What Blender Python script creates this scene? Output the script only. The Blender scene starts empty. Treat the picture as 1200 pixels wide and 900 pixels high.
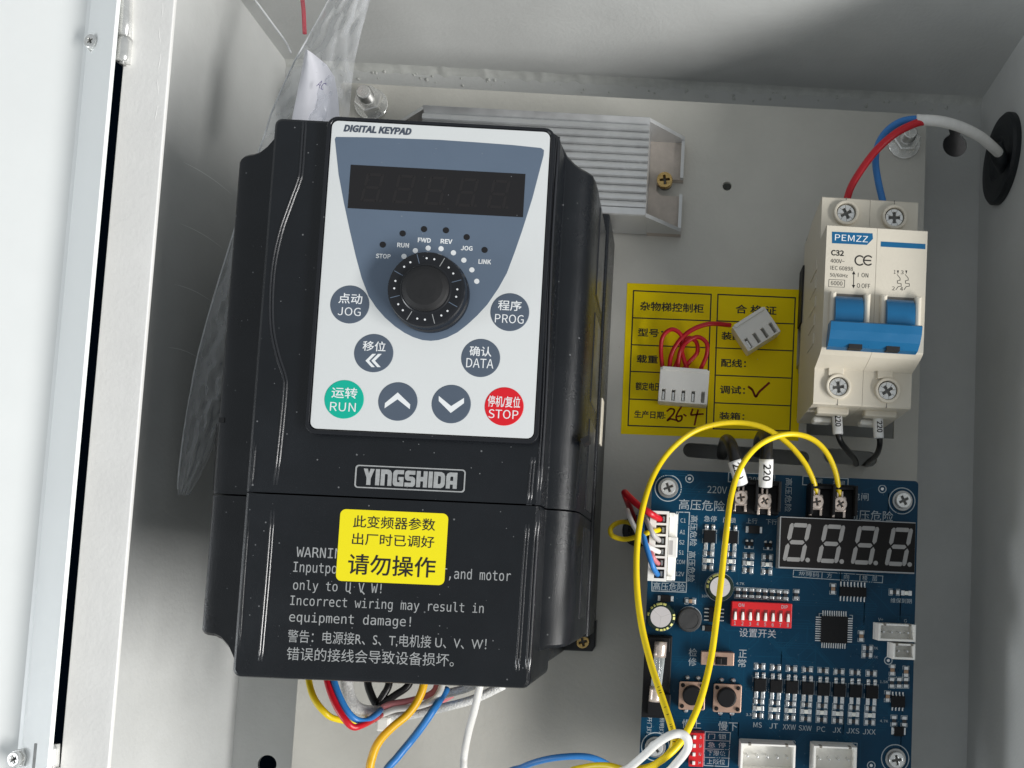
import bpy, bmesh, math, random
import numpy as np
from mathutils import Vector, Matrix
from mathutils.geometry import tessellate_polygon
random.seed(7)
SC = bpy.context.scene
COL = SC.collection
S = 0.001                                   # the scene is written in millimetres

# ------------------------------------------------------------------ camera, world, light
CAM = Vector((4.9782, -28.5946, 355.2612))
ROT = Matrix(((0.9988, -0.0448, -0.0208), (0.0434, 0.9969, -0.0650), (0.0237, 0.0641, 0.9977)))
FPX, PPX, PPY = 1003.667, 809.43, 613.466    # focal length and optical centre for a 1200 px wide picture
cd = bpy.data.cameras.new('camera'); cam = bpy.data.objects.new('camera', cd); COL.objects.link(cam)
cd.sensor_fit = 'HORIZONTAL'; cd.sensor_width = 36; cd.lens = FPX * 36 / 1200
cd.shift_x = (600 - PPX) / 1200; cd.shift_y = (PPY - 450) / 1200
cd.clip_start = 0.01; cd.clip_end = 50
q = ROT.to_quaternion().normalized()
cam.matrix_world = Matrix.Translation(CAM * S) @ q.to_matrix().to_4x4()
SC.camera = cam
ROT = q.to_matrix()

W = bpy.data.worlds.new('World'); SC.world = W; W.use_nodes = True
bg = W.node_tree.nodes['Background']
bg.inputs['Color'].default_value = (0.90, 0.96, 1.0, 1); bg.inputs['Strength'].default_value = 0.28

def area(name, pos, target, size, size_y, watts, color):
    l = bpy.data.lights.new(name, 'AREA'); l.shape = 'RECTANGLE'; l.size = size; l.size_y = size_y
    l.energy = watts; l.color = color
    o = bpy.data.objects.new(name, l); COL.objects.link(o)
    o.location = pos
    o.rotation_euler = (Vector(target) - Vector(pos)).to_track_quat('-Z', 'Y').to_euler()
    return o
kd = Vector((56, -24, 33)).normalized()
area('window_light', Vector((-0.02, 0.02, 0.05)) + kd * 1.6, (-0.02, 0.02, 0.05), 1.25, 0.30, 27, (1.0, 0.985, 0.96))
ld_ = Vector((-1.0, -0.30, 0.26)).normalized()
area('far_window_light', Vector((-0.05, 0.0, 0.08)) + ld_ * 1.7, (-0.05, 0.0, 0.08), 0.7, 0.5, 9, (0.93, 0.97, 1.0))
SC.view_settings.view_transform = 'Standard'
SC.view_settings.look = 'None'
SC.view_settings.exposure = 0.45
SC.view_settings.gamma = 1.0

def at(px, py, z):
    """The point at height z (mm above the mounting plate) that the photograph's 1200x900 pixel shows."""
    d = ROT @ Vector(((px - PPX) / FPX, -(py - PPY) / FPX, -1.0))
    t = (z - CAM.z) / d.z
    return CAM + d * t
def axy(px, py, z):
    p = at(px, py, z); return (p.x, p.y)
def mm(px, z): return px * (CAM.z - z) / FPX

# ------------------------------------------------------------------ materials
MATS = {}
def mat(name, color, rough=0.5, metal=0.0, bump=None, vary=None, spec=0.5, dust=0.0, coat=0.0, trans=None, dustc=(0.35, 0.36, 0.37)):
    m = bpy.data.materials.new(name); m.use_nodes = True
    nt = m.node_tree; N = nt.nodes; L = nt.links
    b = N['Principled BSDF']
    b.inputs['Base Color'].default_value = (*color, 1)
    b.inputs['Roughness'].default_value = rough; b.inputs['Metallic'].default_value = metal
    b.inputs['Specular IOR Level'].default_value = spec; b.inputs['Coat Weight'].default_value = coat
    tc = N.new('ShaderNodeTexCoord')
    src = None
    if vary:
        sc_, amt = vary
        n = N.new('ShaderNodeTexNoise'); n.inputs['Scale'].default_value = sc_; n.inputs['Detail'].default_value = 5
        n.inputs['Roughness'].default_value = 0.65
        L.new(tc.outputs['Object'], n.inputs['Vector'])
        r = N.new('ShaderNodeMapRange'); r.inputs['From Min'].default_value = 0.3; r.inputs['From Max'].default_value = 0.7
        r.inputs['To Min'].default_value = 1 - amt; r.inputs['To Max'].default_value = 1 + amt
        L.new(n.outputs['Fac'], r.inputs['Value'])
        mx = N.new('ShaderNodeVectorMath'); mx.operation = 'SCALE'; mx.inputs[0].default_value = color
        L.new(r.outputs['Result'], mx.inputs['Scale'])
        src = mx.outputs['Vector']
        rr = N.new('ShaderNodeMapRange'); rr.inputs['From Min'].default_value = 0.3; rr.inputs['From Max'].default_value = 0.7
        rr.inputs['To Min'].default_value = max(0.02, rough - 0.08); rr.inputs['To Max'].default_value = min(1, rough + 0.08)
        L.new(n.outputs['Fac'], rr.inputs['Value']); L.new(rr.outputs['Result'], b.inputs['Roughness'])
    if dust:
        v = N.new('ShaderNodeTexVoronoi'); v.inputs['Scale'].default_value = 430; v.feature = 'F1'
        L.new(tc.outputs['Object'], v.inputs['Vector'])
        wn = N.new('ShaderNodeSeparateColor'); L.new(v.outputs['Color'], wn.inputs['Color'])
        thr = N.new('ShaderNodeMath'); thr.operation = 'MULTIPLY'; thr.inputs[1].default_value = 0.105 * dust
        pw = N.new('ShaderNodeMath'); pw.operation = 'POWER'; pw.inputs[1].default_value = 2.2
        L.new(wn.outputs['Red'], pw.inputs[0]); L.new(pw.outputs[0], thr.inputs[0])
        lt = N.new('ShaderNodeMath'); lt.operation = 'LESS_THAN'
        L.new(v.outputs['Distance'], lt.inputs[0]); L.new(thr.outputs[0], lt.inputs[1])
        gt = N.new('ShaderNodeMath'); gt.operation = 'MULTIPLY'; gt.inputs[1].default_value = 0.42
        L.new(lt.outputs[0], gt.inputs[0])
        mix = N.new('ShaderNodeMix'); mix.data_type = 'RGBA'
        mix.inputs['A'].default_value = (*color, 1); mix.inputs['B'].default_value = (*dustc, 1)
        L.new(gt.outputs[0], mix.inputs['Factor'])
        if src: L.new(src, mix.inputs['A'])
        src = mix.outputs['Result']
    if src is not None: L.new(src, b.inputs['Base Color'])
    if bump:
        sc_, st = bump
        n = N.new('ShaderNodeTexNoise'); n.inputs['Scale'].default_value = sc_; n.inputs['Detail'].default_value = 3
        L.new(tc.outputs['Object'], n.inputs['Vector'])
        bp = N.new('ShaderNodeBump'); bp.inputs['Strength'].default_value = st; bp.inputs['Distance'].default_value = 0.0003
        L.new(n.outputs['Fac'], bp.inputs['Height']); L.new(bp.outputs['Normal'], b.inputs['Normal'])
    if trans is not None:
        out = N['Material Output']
        t = N.new('ShaderNodeBsdfTransparent'); ms = N.new('ShaderNodeMixShader'); ms.inputs['Fac'].default_value = trans
        lw = N.new('ShaderNodeLayerWeight'); lw.inputs['Blend'].default_value = 0.35
        mr = N.new('ShaderNodeMapRange'); mr.inputs['To Min'].default_value = trans; mr.inputs['To Max'].default_value = min(1, trans + 0.5)
        L.new(lw.outputs['Facing'], mr.inputs['Value']); L.new(mr.outputs['Result'], ms.inputs['Fac'])
        L.new(t.outputs[0], ms.inputs[1]); L.new(b.outputs[0], ms.inputs[2]); L.new(ms.outputs[0], out.inputs['Surface'])
    MATS[name] = m
    return m
mat('inner_paint_shaded', (0.59, 0.60, 0.59), 0.48, bump=(620, 0.35), vary=(22, 0.06))  # cabinet paint, darkened so that the inside looks shaded
mat('rim_paint_lit', (0.83, 0.825, 0.805), 0.5, bump=(800, 0.3), vary=(40, 0.04), dust=0.4, dustc=(0.3, 0.29, 0.27))  # the same cabinet paint, lightened as if it caught more light
mat('plate_paint', (0.56, 0.55, 0.505), 0.5, bump=(620, 0.35), vary=(25, 0.06))
mat('door_paint', (0.87, 0.89, 0.88), 0.38, bump=(350, 0.15), vary=(30, 0.015))
mat('weld_paint', (0.56, 0.57, 0.545), 0.45, bump=(160, 1.0), vary=(120, 0.12))
mat('dark_ground', (0.0015, 0.005, 0.010), 0.9, spec=0.0)
mat('black_plastic', (0.0055, 0.007, 0.0095), 0.30, bump=(4200, 0.3), vary=(28, 0.22), dust=1.15, spec=0.5)
mat('black_gloss', (0.010, 0.011, 0.014), 0.22, vary=(80, 0.15), dust=0.8)
mat('bead_gloss', (0.010, 0.011, 0.014), 0.26, spec=0.9, bump=(4600, 0.1))
mat('black_matt', (0.010, 0.010, 0.011), 0.6, vary=(200, 0.2))
mat('rubber', (0.006, 0.009, 0.012), 0.5, bump=(900, 0.2))
mat('film_grey', (0.70, 0.72, 0.72), 0.42, bump=(1500, 0.05), vary=(35, 0.012), dust=0.45)
mat('film_blue', (0.115, 0.155, 0.215), 0.36, vary=(60, 0.03), dust=0.8)
mat('window_black', (0.012, 0.011, 0.012), 0.14, dust=0.7)
mat('window_segment', (0.0165, 0.0145, 0.015), 0.28)
mat('key_blue', (0.085, 0.11, 0.15), 0.4, vary=(80, 0.03), dust=0.3)
mat('key_green', (0.0, 0.44, 0.31), 0.4, dust=0.3)
mat('key_red', (0.68, 0.008, 0.018), 0.4, dust=0.3)
mat('print_white', (0.82, 0.84, 0.85), 0.5)
mat('print_silver', (0.36, 0.37, 0.37), 0.45, vary=(900, 0.15))
mat('print_dark', (0.06, 0.075, 0.105), 0.5)
mat('print_black', (0.012, 0.011, 0.010), 0.55)
mat('label_yellow', (0.90, 0.78, 0.004), 0.42, bump=(300, 0.06))
mat('paper_yellow', (0.95, 0.715, 0.001), 0.5, spec=0.15, vary=(30, 0.03), bump=(120, 0.08))
mat('ink_red', (0.20, 0.014, 0.006), 0.5, spec=0.2)
mat('ink_violet', (0.16, 0.13, 0.33), 0.6)
mat('paper_white', (0.84, 0.84, 0.90), 0.6, vary=(60, 0.03), bump=(60, 0.3))
mat('aluminium', (0.62, 0.63, 0.635), 0.42, metal=0.75, vary=(120, 0.04))
mat('resin_tan', (0.45, 0.40, 0.355), 0.6, vary=(150, 0.12), bump=(300, 0.3))
mat('steel', (0.80, 0.80, 0.78), 0.24, metal=0.72, vary=(300, 0.1))
mat('steel_dull', (0.45, 0.45, 0.44), 0.4, metal=1.0, vary=(300, 0.1))
mat('recess_dark', (0.12, 0.12, 0.115), 0.4, metal=0.6)
mat('zinc_gold', (0.62, 0.43, 0.17), 0.25, metal=1.0, vary=(500, 0.2))
mat('nickel_warm', (0.78, 0.66, 0.58), 0.28, metal=0.65, vary=(400, 0.12))
mat('breaker_white', (0.67, 0.62, 0.52), 0.42, bump=(900, 0.15), vary=(60, 0.03), dust=0.35, dustc=(0.3, 0.28, 0.24))
mat('breaker_seam', (0.15, 0.14, 0.125), 0.6)
mat('breaker_blue', (0.006, 0.115, 0.265), 0.34, bump=(700, 0.06), vary=(90, 0.05))
mat('pcb_blue', (0.001, 0.039, 0.084), 0.33, vary=(45, 0.12), bump=(700, 0.08), spec=0.22)
mat('pcb_trace', (0.002, 0.052, 0.105), 0.33, spec=0.22)
mat('pcb_edge', (0.10, 0.09, 0.05), 0.6)
mat('silk', (0.40, 0.45, 0.48), 0.6)
mat('chip', (0.008, 0.008, 0.009), 0.5, spec=0.2, bump=(3000, 0.2))
mat('solder', (0.72, 0.73, 0.73), 0.30, metal=0.9, vary=(900, 0.15))
mat('smd_body', (0.03, 0.03, 0.032), 0.4)
mat('smd_tan', (0.33, 0.21, 0.13), 0.4)
mat('led_clear', (0.82, 0.83, 0.78), 0.25)
mat('segment_grey', (0.28, 0.275, 0.27), 0.4)
mat('display_face', (0.012, 0.011, 0.011), 0.5, spec=0.15)
mat('display_side', (0.30, 0.31, 0.32), 0.5)
mat('dip_red', (0.60, 0.012, 0.016), 0.38)
mat('dip_slot', (0.20, 0.006, 0.008), 0.5)
mat('nylon', (0.87, 0.855, 0.81), 0.4, vary=(150, 0.03))
mat('nylon_dark', (0.22, 0.20, 0.17), 0.6)
mat('switch_plate', (0.50, 0.33, 0.25), 0.4, metal=0.55, vary=(200, 0.06))
mat('cap_sleeve', (0.006, 0.018, 0.012), 0.25)
mat('cap_print', (0.62, 0.60, 0.18), 0.4)
mat('cap_top', (0.70, 0.66, 0.66), 0.34, metal=0.35)
mat('ferrite', (0.035, 0.035, 0.036), 0.6, vary=(400, 0.2))
mat('glass_tube', (0.75, 0.80, 0.80), 0.05, trans=0.18)
mat('wire_yellow', (0.88, 0.645, 0.006), 0.36, vary=(90, 0.07), bump=(150, 0.25))
mat('wire_orange', (0.78, 0.43, 0.008), 0.35)
mat('wire_red', (0.58, 0.008, 0.02), 0.36, vary=(120, 0.08), bump=(150, 0.25))
mat('wire_blue', (0.03, 0.20, 0.55), 0.38, vary=(120, 0.07), bump=(150, 0.25))
mat('wire_black', (0.010, 0.010, 0.011), 0.34)
mat('wire_white', (0.80, 0.79, 0.76), 0.42, vary=(300, 0.05))
mat('wire_grey', (0.50, 0.48, 0.47), 0.42)
mat('wire_pink', (0.62, 0.20, 0.22), 0.4)
mat('sleeve_white', (0.82, 0.82, 0.81), 0.45, vary=(200, 0.04))
mat('braid', (0.74, 0.74, 0.72), 0.55, vary=(1500, 0.25), bump=(1800, 1.0))
mat('film_clear', (0.82, 0.85, 0.90), 0.12, trans=0.17, bump=(95, 1.0))
mat('film_seal', (0.90, 0.92, 0.94), 0.25, trans=0.8)
mat('seal_red', (0.75, 0.05, 0.10), 0.4, trans=0.45)

# ------------------------------------------------------------------ mesh building
def rot2(p, a):
    c, s = math.cos(a), math.sin(a); return (p[0]*c - p[1]*s, p[0]*s + p[1]*c)
class MB:
    """Collects shapes, in mm, into ONE mesh object; each face has its material."""
    def __init__(self): self.v = []; self.f = []; self.m = []; self.s = []; self.names = []
    def mi(self, name):
        if name not in self.names: self.names.append(name)
        return self.names.index(name)
    def add(self, verts, faces, m, smooth=False, xf=None):
        o = len(self.v); k = self.mi(m)
        if xf is not None: verts = [xf(p) for p in verts]
        self.v.extend([tuple(p) for p in verts])
        for f in faces:
            self.f.append([i + o for i in f]); self.m.append(k); self.s.append(smooth)
        return self
    def bm(self, b, m, smooth=False, xf=None):
        b.verts.index_update()
        self.add([v.co[:] for v in b.verts], [[v.index for v in f.verts] for f in b.faces], m, smooth, xf); b.free()
        return self
    def box(self, x0, x1, y0, y1, z0, z1, m, bev=0.0, seg=2, xf=None, rot=0.0):
        b = bmesh.new(); bmesh.ops.create_cube(b, size=1)
        cx, cy = (x0+x1)/2, (y0+y1)/2
        for v in b.verts:
            x, y = v.co.x*abs(x1-x0), v.co.y*abs(y1-y0)
            if rot: x, y = rot2((x, y), rot)
            v.co = (cx + x, cy + y, (z0+z1)/2 + v.co.z*abs(z1-z0))
        if bev: bmesh.ops.bevel(b, geom=list(b.edges), offset=bev, segments=seg, affect='EDGES', profile=0.5)
        return self.bm(b, m, False, xf)
    def prism(self, poly, z0, z1, m, ch=0.0, side=None, smooth=False, xf=None, keep=None):
        """A polygon given a thickness; ch chamfers its top edge."""
        a = sum(poly[i][0]*poly[(i+1) % len(poly)][1] - poly[(i+1) % len(poly)][0]*poly[i][1] for i in range(len(poly)))
        if a < 0: poly = poly[::-1]
        n = len(poly)
        rings = [[(x, y, z0) for x, y in poly]]
        if ch:
            rings.append([(x, y, z1-ch) for x, y in poly])
            rings.append([(x, y, z1-ch*0.3) for x, y in inset(poly, ch*0.3)])
            rings.append([(x, y, z1) for x, y in inset(poly, ch)])
        else: rings.append([(x, y, z1) for x, y in poly])
        if keep is not None:                  # this straight edge stays sharp
            rings = [[(x, keep if abs(poly[i][1]-keep) < 1e-3 else y, z) for i, (x, y, z) in enumerate(r)] for r in rings]
        vs = [p for r in rings for p in r]
        fs = [[r*n+i, r*n+(i+1) % n, (r+1)*n+(i+1) % n, (r+1)*n+i] for r in range(len(rings)-1) for i in range(n)]
        self.add(vs, fs, side or m, smooth, xf)
        self.add(rings[-1], [list(range(n))], m, False, xf)
        self.add(rings[0], [list(range(n))[::-1]], side or m, False, xf)
        return self
    def lathe(self, cx, cy, prof, m, seg=32, smooth=True, xf=None, ms=None):
        """prof: (radius, z) from the outside in; closed at the last point."""
        vs = []; n = len(prof)
        for k in range(seg):
            a = 2*math.pi*k/seg
            vs += [(cx+r*math.cos(a), cy+r*math.sin(a), z) for r, z in prof]
        for i in range(n-1):
            fs = [[k*n+i, ((k+1) % seg)*n+i, ((k+1) % seg)*n+i+1, k*n+i+1] for k in range(seg)]
            self.add(vs, fs, ms[i] if ms else m, smooth, xf)
        self.add([vs[k*n+n-1] for k in range(seg)], [list(range(seg))], ms[-1] if ms else m, False, xf)
        return self
    def cyl(self, cx, cy, r, z0, z1, m, seg=28, ch=0.0, xf=None):
        pr = [(r, z0), (r, z1-ch)] + ([(r-ch*0.35, z1-ch*0.3), (r-ch, z1)] if ch else [(r, z1)])
        if not ch: pr = [(r, z0), (r, z1), (r*0.98, z1)]
        return self.lathe(cx, cy, pr, m, seg, True, xf)
    def tube(self, pts, r, m, seg=12, sub=8, flat=1.0, rr=None, xf=None):
        P = smooth_path(pts, sub); n = len(P)
        T = [(P[min(i+1, n-1)] - P[max(i-1, 0)]).normalized() for i in range(n)]
        u = T[0].cross(Vector((0.13, 0.21, 1))).normalized()
        vs = []
        for i in range(n):
            u = (u - T[i]*u.dot(T[i])).normalized(); w = T[i].cross(u)
            ri = r if rr is None else rr(i/(n-1))
            for k in range(seg):
                a = 2*math.pi*k/seg
                vs.append(P[i] + u*math.cos(a)*ri + w*math.sin(a)*ri*flat)
        fs = [[i*seg+k, i*seg+(k+1) % seg, (i+1)*seg+(k+1) % seg, (i+1)*seg+k] for i in range(n-1) for k in range(seg)]
        fs += [list(range(seg))[::-1], list(range((n-1)*seg, n*seg))]
        return self.add([p[:] for p in vs], fs, m, True, xf)
    def flat(self, outer, holes, z0, z1, m, bev=0.0, xf=None):
        vs, fs = flat_shape(outer, holes, z0, z1, bev)
        return self.add(vs, fs, m, False, xf)
    def text(self, body, cx, cy, z, w, h, m, rot=0.0, font='plain', shear=0.0, bold=0.0, xf=None, wrap=None):
        vs, fs = text_shape(body, font, bold)
        out = []
        for x, y, dz in vs:
            X, Y = x*w + shear*(y*h), y*h
            X, Y = rot2((X, Y), rot)
            out.append((cx+X, cy+Y, z+dz))
        if wrap:                               # lies on a round sleeve along y: (axis x, axis z, radius)
            ax, az, r = wrap
            out = [(x, y, az + math.sqrt(max(r*r-(x-ax)**2, 0.01)) + 0.05) for x, y, _ in out]
        return self.add(out, fs, m, False, xf)
    def line(self, pts, w, z, m, closed=False):
        P = [Vector((p[0], p[1])) for p in pts]
        seq = list(zip(P, P[1:])) + ([(P[-1], P[0])] if closed else [])
        for k, (a, b) in enumerate(seq):
            d = (b-a)
            if d.length < 1e-6: continue
            d.normalize(); n = Vector((-d.y, d.x))*w/2; a2 = a - d*w/2; b2 = b + d*w/2
            zz = z + 0.002*(k % 2)
            self.add([(a2+n).to_tuple()+(zz,), (a2-n).to_tuple()+(zz,), (b2-n).to_tuple()+(zz,), (b2+n).to_tuple()+(zz,)], [[0, 1, 2, 3]], m)
        return self

def inset(poly, d):
    n = len(poly); out = []
    for i in range(n):
        p0, p1, p2 = Vector(poly[i-1]), Vector(poly[i]), Vector(poly[(i+1) % n])
        a = (p1-p0).normalized(); b = (p2-p1).normalized()
        na = Vector((-a.y, a.x)); nb = Vector((-b.y, b.x)); s = na+nb
        k = max(s.length_squared/2, 0.3)
        out.append((p1 + s*(d/k)).to_tuple())
    return out
def smooth_path(pts, sub):
    P = [Vector(p) for p in pts]
    if len(P) < 3 or sub < 2: return P
    P = [P[0]*2-P[1]] + P + [P[-1]*2-P[-2]]
    out = []
    for i in range(1, len(P)-2):
        a, b, c, d = P[i-1:i+3]
        for k in range(sub):
            t = k/sub
            out.append(0.5*((2*b) + (c-a)*t + (2*a-5*b+4*c-d)*t*t + (3*b-a-3*c+d)*t*t*t))
    out.append(P[-2]); return out
def rrect(x0, x1, y0, y1, r, n=6, corners=(1, 1, 1, 1)):
    """corners: bottom-left, bottom-right, top-right, top-left"""
    out = []
    for k, (cx, cy, a0) in enumerate(((x0, y0, math.pi), (x1, y0, 1.5*math.pi), (x1, y1, 0), (x0, y1, 0.5*math.pi))):
        if not corners[k]: out.append((cx, cy)); continue
        ox, oy = cx + (r if cx == x0 else -r), cy + (r if cy == y0 else -r)
        out += [(ox+r*math.cos(a0+0.5*math.pi*i/n), oy+r*math.sin(a0+0.5*math.pi*i/n)) for i in range(n+1)]
    return out
def circle(cx, cy, r, n=28): return [(cx+r*math.cos(2*math.pi*i/n), cy+r*math.sin(2*math.pi*i/n)) for i in range(n)]
def cross_poly(cx, cy, l, w, a=0.0):
    p = [(w, l), (-w, l), (-w, w), (-l, w), (-l, -w), (-w, -w), (-w, -l), (w, -l), (w, -w), (l, -w), (l, w), (w, w)]
    return [(cx+rot2(t, a)[0], cy+rot2(t, a)[1]) for t in p]
def curve_mesh(c):
    o = bpy.data.objects.new('tmp', c); COL.objects.link(o)
    bpy.context.view_layer.update()
    me = bpy.data.meshes.new_from_object(o.evaluated_get(bpy.context.evaluated_depsgraph_get()))
    vs = [v.co.copy() for v in me.vertices]; fs = [list(p.vertices) for p in me.polygons]
    bpy.data.objects.remove(o); bpy.data.meshes.remove(me); bpy.data.curves.remove(c)
    return vs, fs
def flat_shape(outer, holes, z0, z1, bev=0.0):
    c = bpy.data.curves.new('tmp', 'CURVE'); c.dimensions = '2D'; c.fill_mode = 'BOTH'
    for poly in [outer] + list(holes):
        s = c.splines.new('POLY'); s.points.add(len(poly)-1); s.use_cyclic_u = True
        for p, (x, y) in zip(s.points, poly): p.co = (x, y, 0, 1)
    c.extrude = (z1-z0)/2 - bev
    if bev: c.bevel_depth = bev; c.bevel_resolution = 2; c.offset = -bev
    vs, fs = curve_mesh(c)
    return [(v.x, v.y, v.z+(z0+z1)/2) for v in vs], fs
FONTS = {}
def get_font(name):
    if name not in FONTS:
        FONTS[name] = None
        try:
            import os
            p = os.path.join(bpy.utils.system_resource('DATAFILES'), 'fonts', {'mono': 'DejaVuSansMono.woff2', 'latin': 'Noto Sans CJK Regular.woff2'}[name])
            FONTS[name] = bpy.data.fonts.load(p)
        except Exception: pass
    return FONTS[name]
TEXTS = {}
def text_shape(body, font='plain', bold=0.0):
    """The lettering as flat outlines, scaled to a 1 x 1 box about its middle."""
    if font == 'plain' and all(ord(ch) < 128 for ch in body): font = 'latin'
    cjk = font == 'plain'
    key = (body, font, bold)
    if key not in TEXTS:
        c = bpy.data.curves.new('tmp', 'FONT'); c.body = body; c.resolution_u = 3; c.offset = bold if not cjk else 0
        if bold > 0 and cjk: c.bevel_depth = bold; c.bevel_resolution = 0        # heavier strokes
        f = get_font(font) if font != 'plain' else None
        if f: c.font = f
        vs, fs = curve_mesh(c)
        xs = [v.x for v in vs]; ys = [v.y for v in vs]
        x0, x1, y0, y1 = min(xs), max(xs), min(ys), max(ys)
        base = [((v.x-x0)/(x1-x0)-0.5, (v.y-y0)/(y1-y0)-0.5, v.z/bold*0.015 if bold > 0 and cjk else 0.0) for v in vs]; out = list(base); allf = list(fs)
        TEXTS[key] = (out, allf)
    return TEXTS[key]

# ------------------------------------------------------------------ things and parts
ORG = {}
def thing(name, label, cat, loc=(0, 0, 0), rotz=0.0, group=None):
    o = bpy.data.objects.new(name, None); COL.objects.link(o)
    o.location = Vector(loc)*S; o.rotation_euler = (0, 0, rotz); o.empty_display_size = 0.01
    o['label'] = label; o['category'] = cat
    if group: o['group'] = group
    ORG[o.name] = Vector(loc); return o
def obj(name, b, parent=None, local=False, label=None, loc=None):
    """ONE mesh object; its shapes are given in scene mm (local=True: about the thing's own origin)."""
    org = Vector((0, 0, 0))
    if parent is not None:
        t = parent
        while t.parent: t = t.parent
        if not local: org = ORG.get(t.name, Vector((0, 0, 0)))
    elif not local:
        a = np.array(b.v); org = Vector(((a[:, 0].min()+a[:, 0].max())/2, (a[:, 1].min()+a[:, 1].max())/2, a[:, 2].min()))
    me = bpy.data.meshes.new(name)
    me.from_pydata([(Vector(p)-org)*S for p in b.v], [], b.f)
    for n in b.names: me.materials.append(MATS[n])
    me.polygons.foreach_set('material_index', b.m); me.polygons.foreach_set('use_smooth', b.s)
    me.update()
    o = bpy.data.objects.new(name, me); COL.objects.link(o)
    if parent is not None: o.parent = parent
    elif not local: o.location = org*S
    if loc is not None: o.location = Vector(loc)*S
    if label: o['label'] = label
    return o
def single(name, b, label, cat, group=None):
    o = obj(name, b); o['label'] = label; o['category'] = cat
    if group: o['group'] = group
    return o
def structure(name, b):
    o = obj(name, b); o['kind'] = 'structure'; return o
def copy_part(o, parent, loc):
    c = o.copy(); COL.objects.link(c); c.parent = parent; c.location = Vector(loc)*S
    return c
def screw_mb(b, cx, cy, z, r, h, m='steel', ang=0.3, washer=None, cl=0.62, cw=0.15):
    if washer:
        b.flat(circle(cx, cy, washer, 32), [circle(cx, cy, r*0.55, 20)], z, z+0.9, 'steel_dull', 0.15); z += 0.9
    b.cyl(cx, cy, r*0.97, z, z+h*0.45, 'recess_dark')
    b.flat(circle(cx, cy, r, 32), [cross_poly(cx, cy, r*cl, r*cw, ang)], z+h*0.35, z+h, m, min(0.3, h*0.2))
    return b

# ------------------------------------------------------------------ setting
g = MB(); g.box(-900, 700, -700, 700, -64, -60, 'dark_ground'); structure('floor', g)

# ------------------------------------------------------------------ cabinet
XL, XR, YB, YT, ZB, ZR = -179.0, 138.0, -300.0, 197.0, -22.0, 82.0
cab = thing('control_cabinet', 'open light grey painted steel control cabinet with its bright door swung to the left', 'electrical cabinet', ((XL+XR)/2, 0, ZB))
b = MB()
hc = axy(1119, 170, ZB); h2 = axy(1117, 152, ZB)
key = []
for i in range(40):
    a = 2*math.pi*i/40; key.append((hc[0]+5.6*math.cos(a), hc[1]+5.6*math.sin(a)))
hole = [p for p in key if not (p[1] > hc[1]+3.5)]
R_ = 5.6; up = [(hc[0]+3.0*math.cos(a), hc[1]+7.2+3.0*math.sin(a)) for a in [math.radians(d) for d in range(-20, 201, 20)]]
keyhole = [(hc[0]+R_*math.cos(math.radians(d)), hc[1]+R_*math.sin(math.radians(d))) for d in range(115, 426, 10)] + up
h3 = axy(313, 896, ZB)
b.flat([(XL, YB), (XR, YB), (XR, YT), (XL, YT)], [keyhole, circle(h3[0], h3[1], 4.0)], ZB-1.5, ZB, 'inner_paint_shaded')
obj('back_wall', b, cab)
b = MB(); b.cyl(hc[0], hc[1]+2.5, 12, ZB-9, ZB-7.6, 'ferrite'); obj('hole_shade_disc', b, cab)  # added dark disc behind the keyhole, its colour stands for the shade there
def wall(name, x0, x1, y0, y1):
    w = MB(); w.box(x0, x1, y0, y1, ZB+0.02, ZR-0.02, 'inner_paint_shaded'); return obj(name, w, cab)
b = MB()                                      # the right wall has the round entry that holds the grommet
wall('right_wall', XR, XR+1.5, YB, YT)
wall('left_wall', XL-0.4, XL, YB, YT)
wall('top_wall', XL-1.5, XR+1.5, YT, YT+1.5)
wall('bottom_wall', XL-1.5, XR+1.5, YB-1.5, YB)
b = MB()                                      # welded corner: a raised uneven seam along the top of the back wall
n = 160
vs = []; fs = []
for i in range(n+1):
    x = XL + (XR-XL)*i/n
    w_ = 1.6 + 0.7*math.sin(i*1.7)*math.sin(i*0.31) + random.uniform(-0.4, 0.4)
    h_ = 1.4 + random.uniform(-0.4, 0.5)
    vs += [(x, YT+0.1, ZB+h_+1.0), (x, YT-w_*0.45, ZB+h_*0.75), (x, YT-w_*0.9, ZB+h_*0.35), (x, YT-w_-1.4, ZB-0.1)]
for i in range(n):
    for k in range(3): fs.append([i*4+k, i*4+k+1, (i+1)*4+k+1, (i+1)*4+k])
b.add(vs, fs, 'weld_paint', True)
for i in range(60):
    x = random.uniform(XL+20, XR-5); r = random.uniform(0.3, 0.9)
    b.lathe(x, YT-random.uniform(2, 7), [(r, ZB-0.1), (r*0.8, ZB+r*0.5), (r*0.3, ZB+r*0.8)], 'weld_paint', 8)
obj('weld_seam', b, cab)
rx = axy(133, 870, ZR)[0]; rx0 = axy(76.5, 870, ZR)[0]
b = MB()
b.flat(rrect(rx0, XR+1.6, YB-1.6, YT+1.6, 1.0), [rrect(rx, XR-14, YB+14, YT-14, 0.8)], ZR, ZR+1.5, 'rim_paint_lit', 0.35)
obj('front_rim', b, cab)
# long paint sag on the rim
b = MB(); pts = []
for i in range(40):
    t = i/39; px = 190 - 8*t + 1.3*math.sin(i*0.5) + random.uniform(-0.4, 0.4); py = -4 + 165*t
    p = at(px, py, ZR+1.45); pts.append((p.x, p.y, p.z))
b.tube([(x, y, z-0.2) for x, y, z in pts], 0.28, 'rim_paint_lit', 10, 4, rr=lambda t: 0.2+0.12*abs(math.sin(t*17)))
obj('paint_sag', b, cab)
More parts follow.
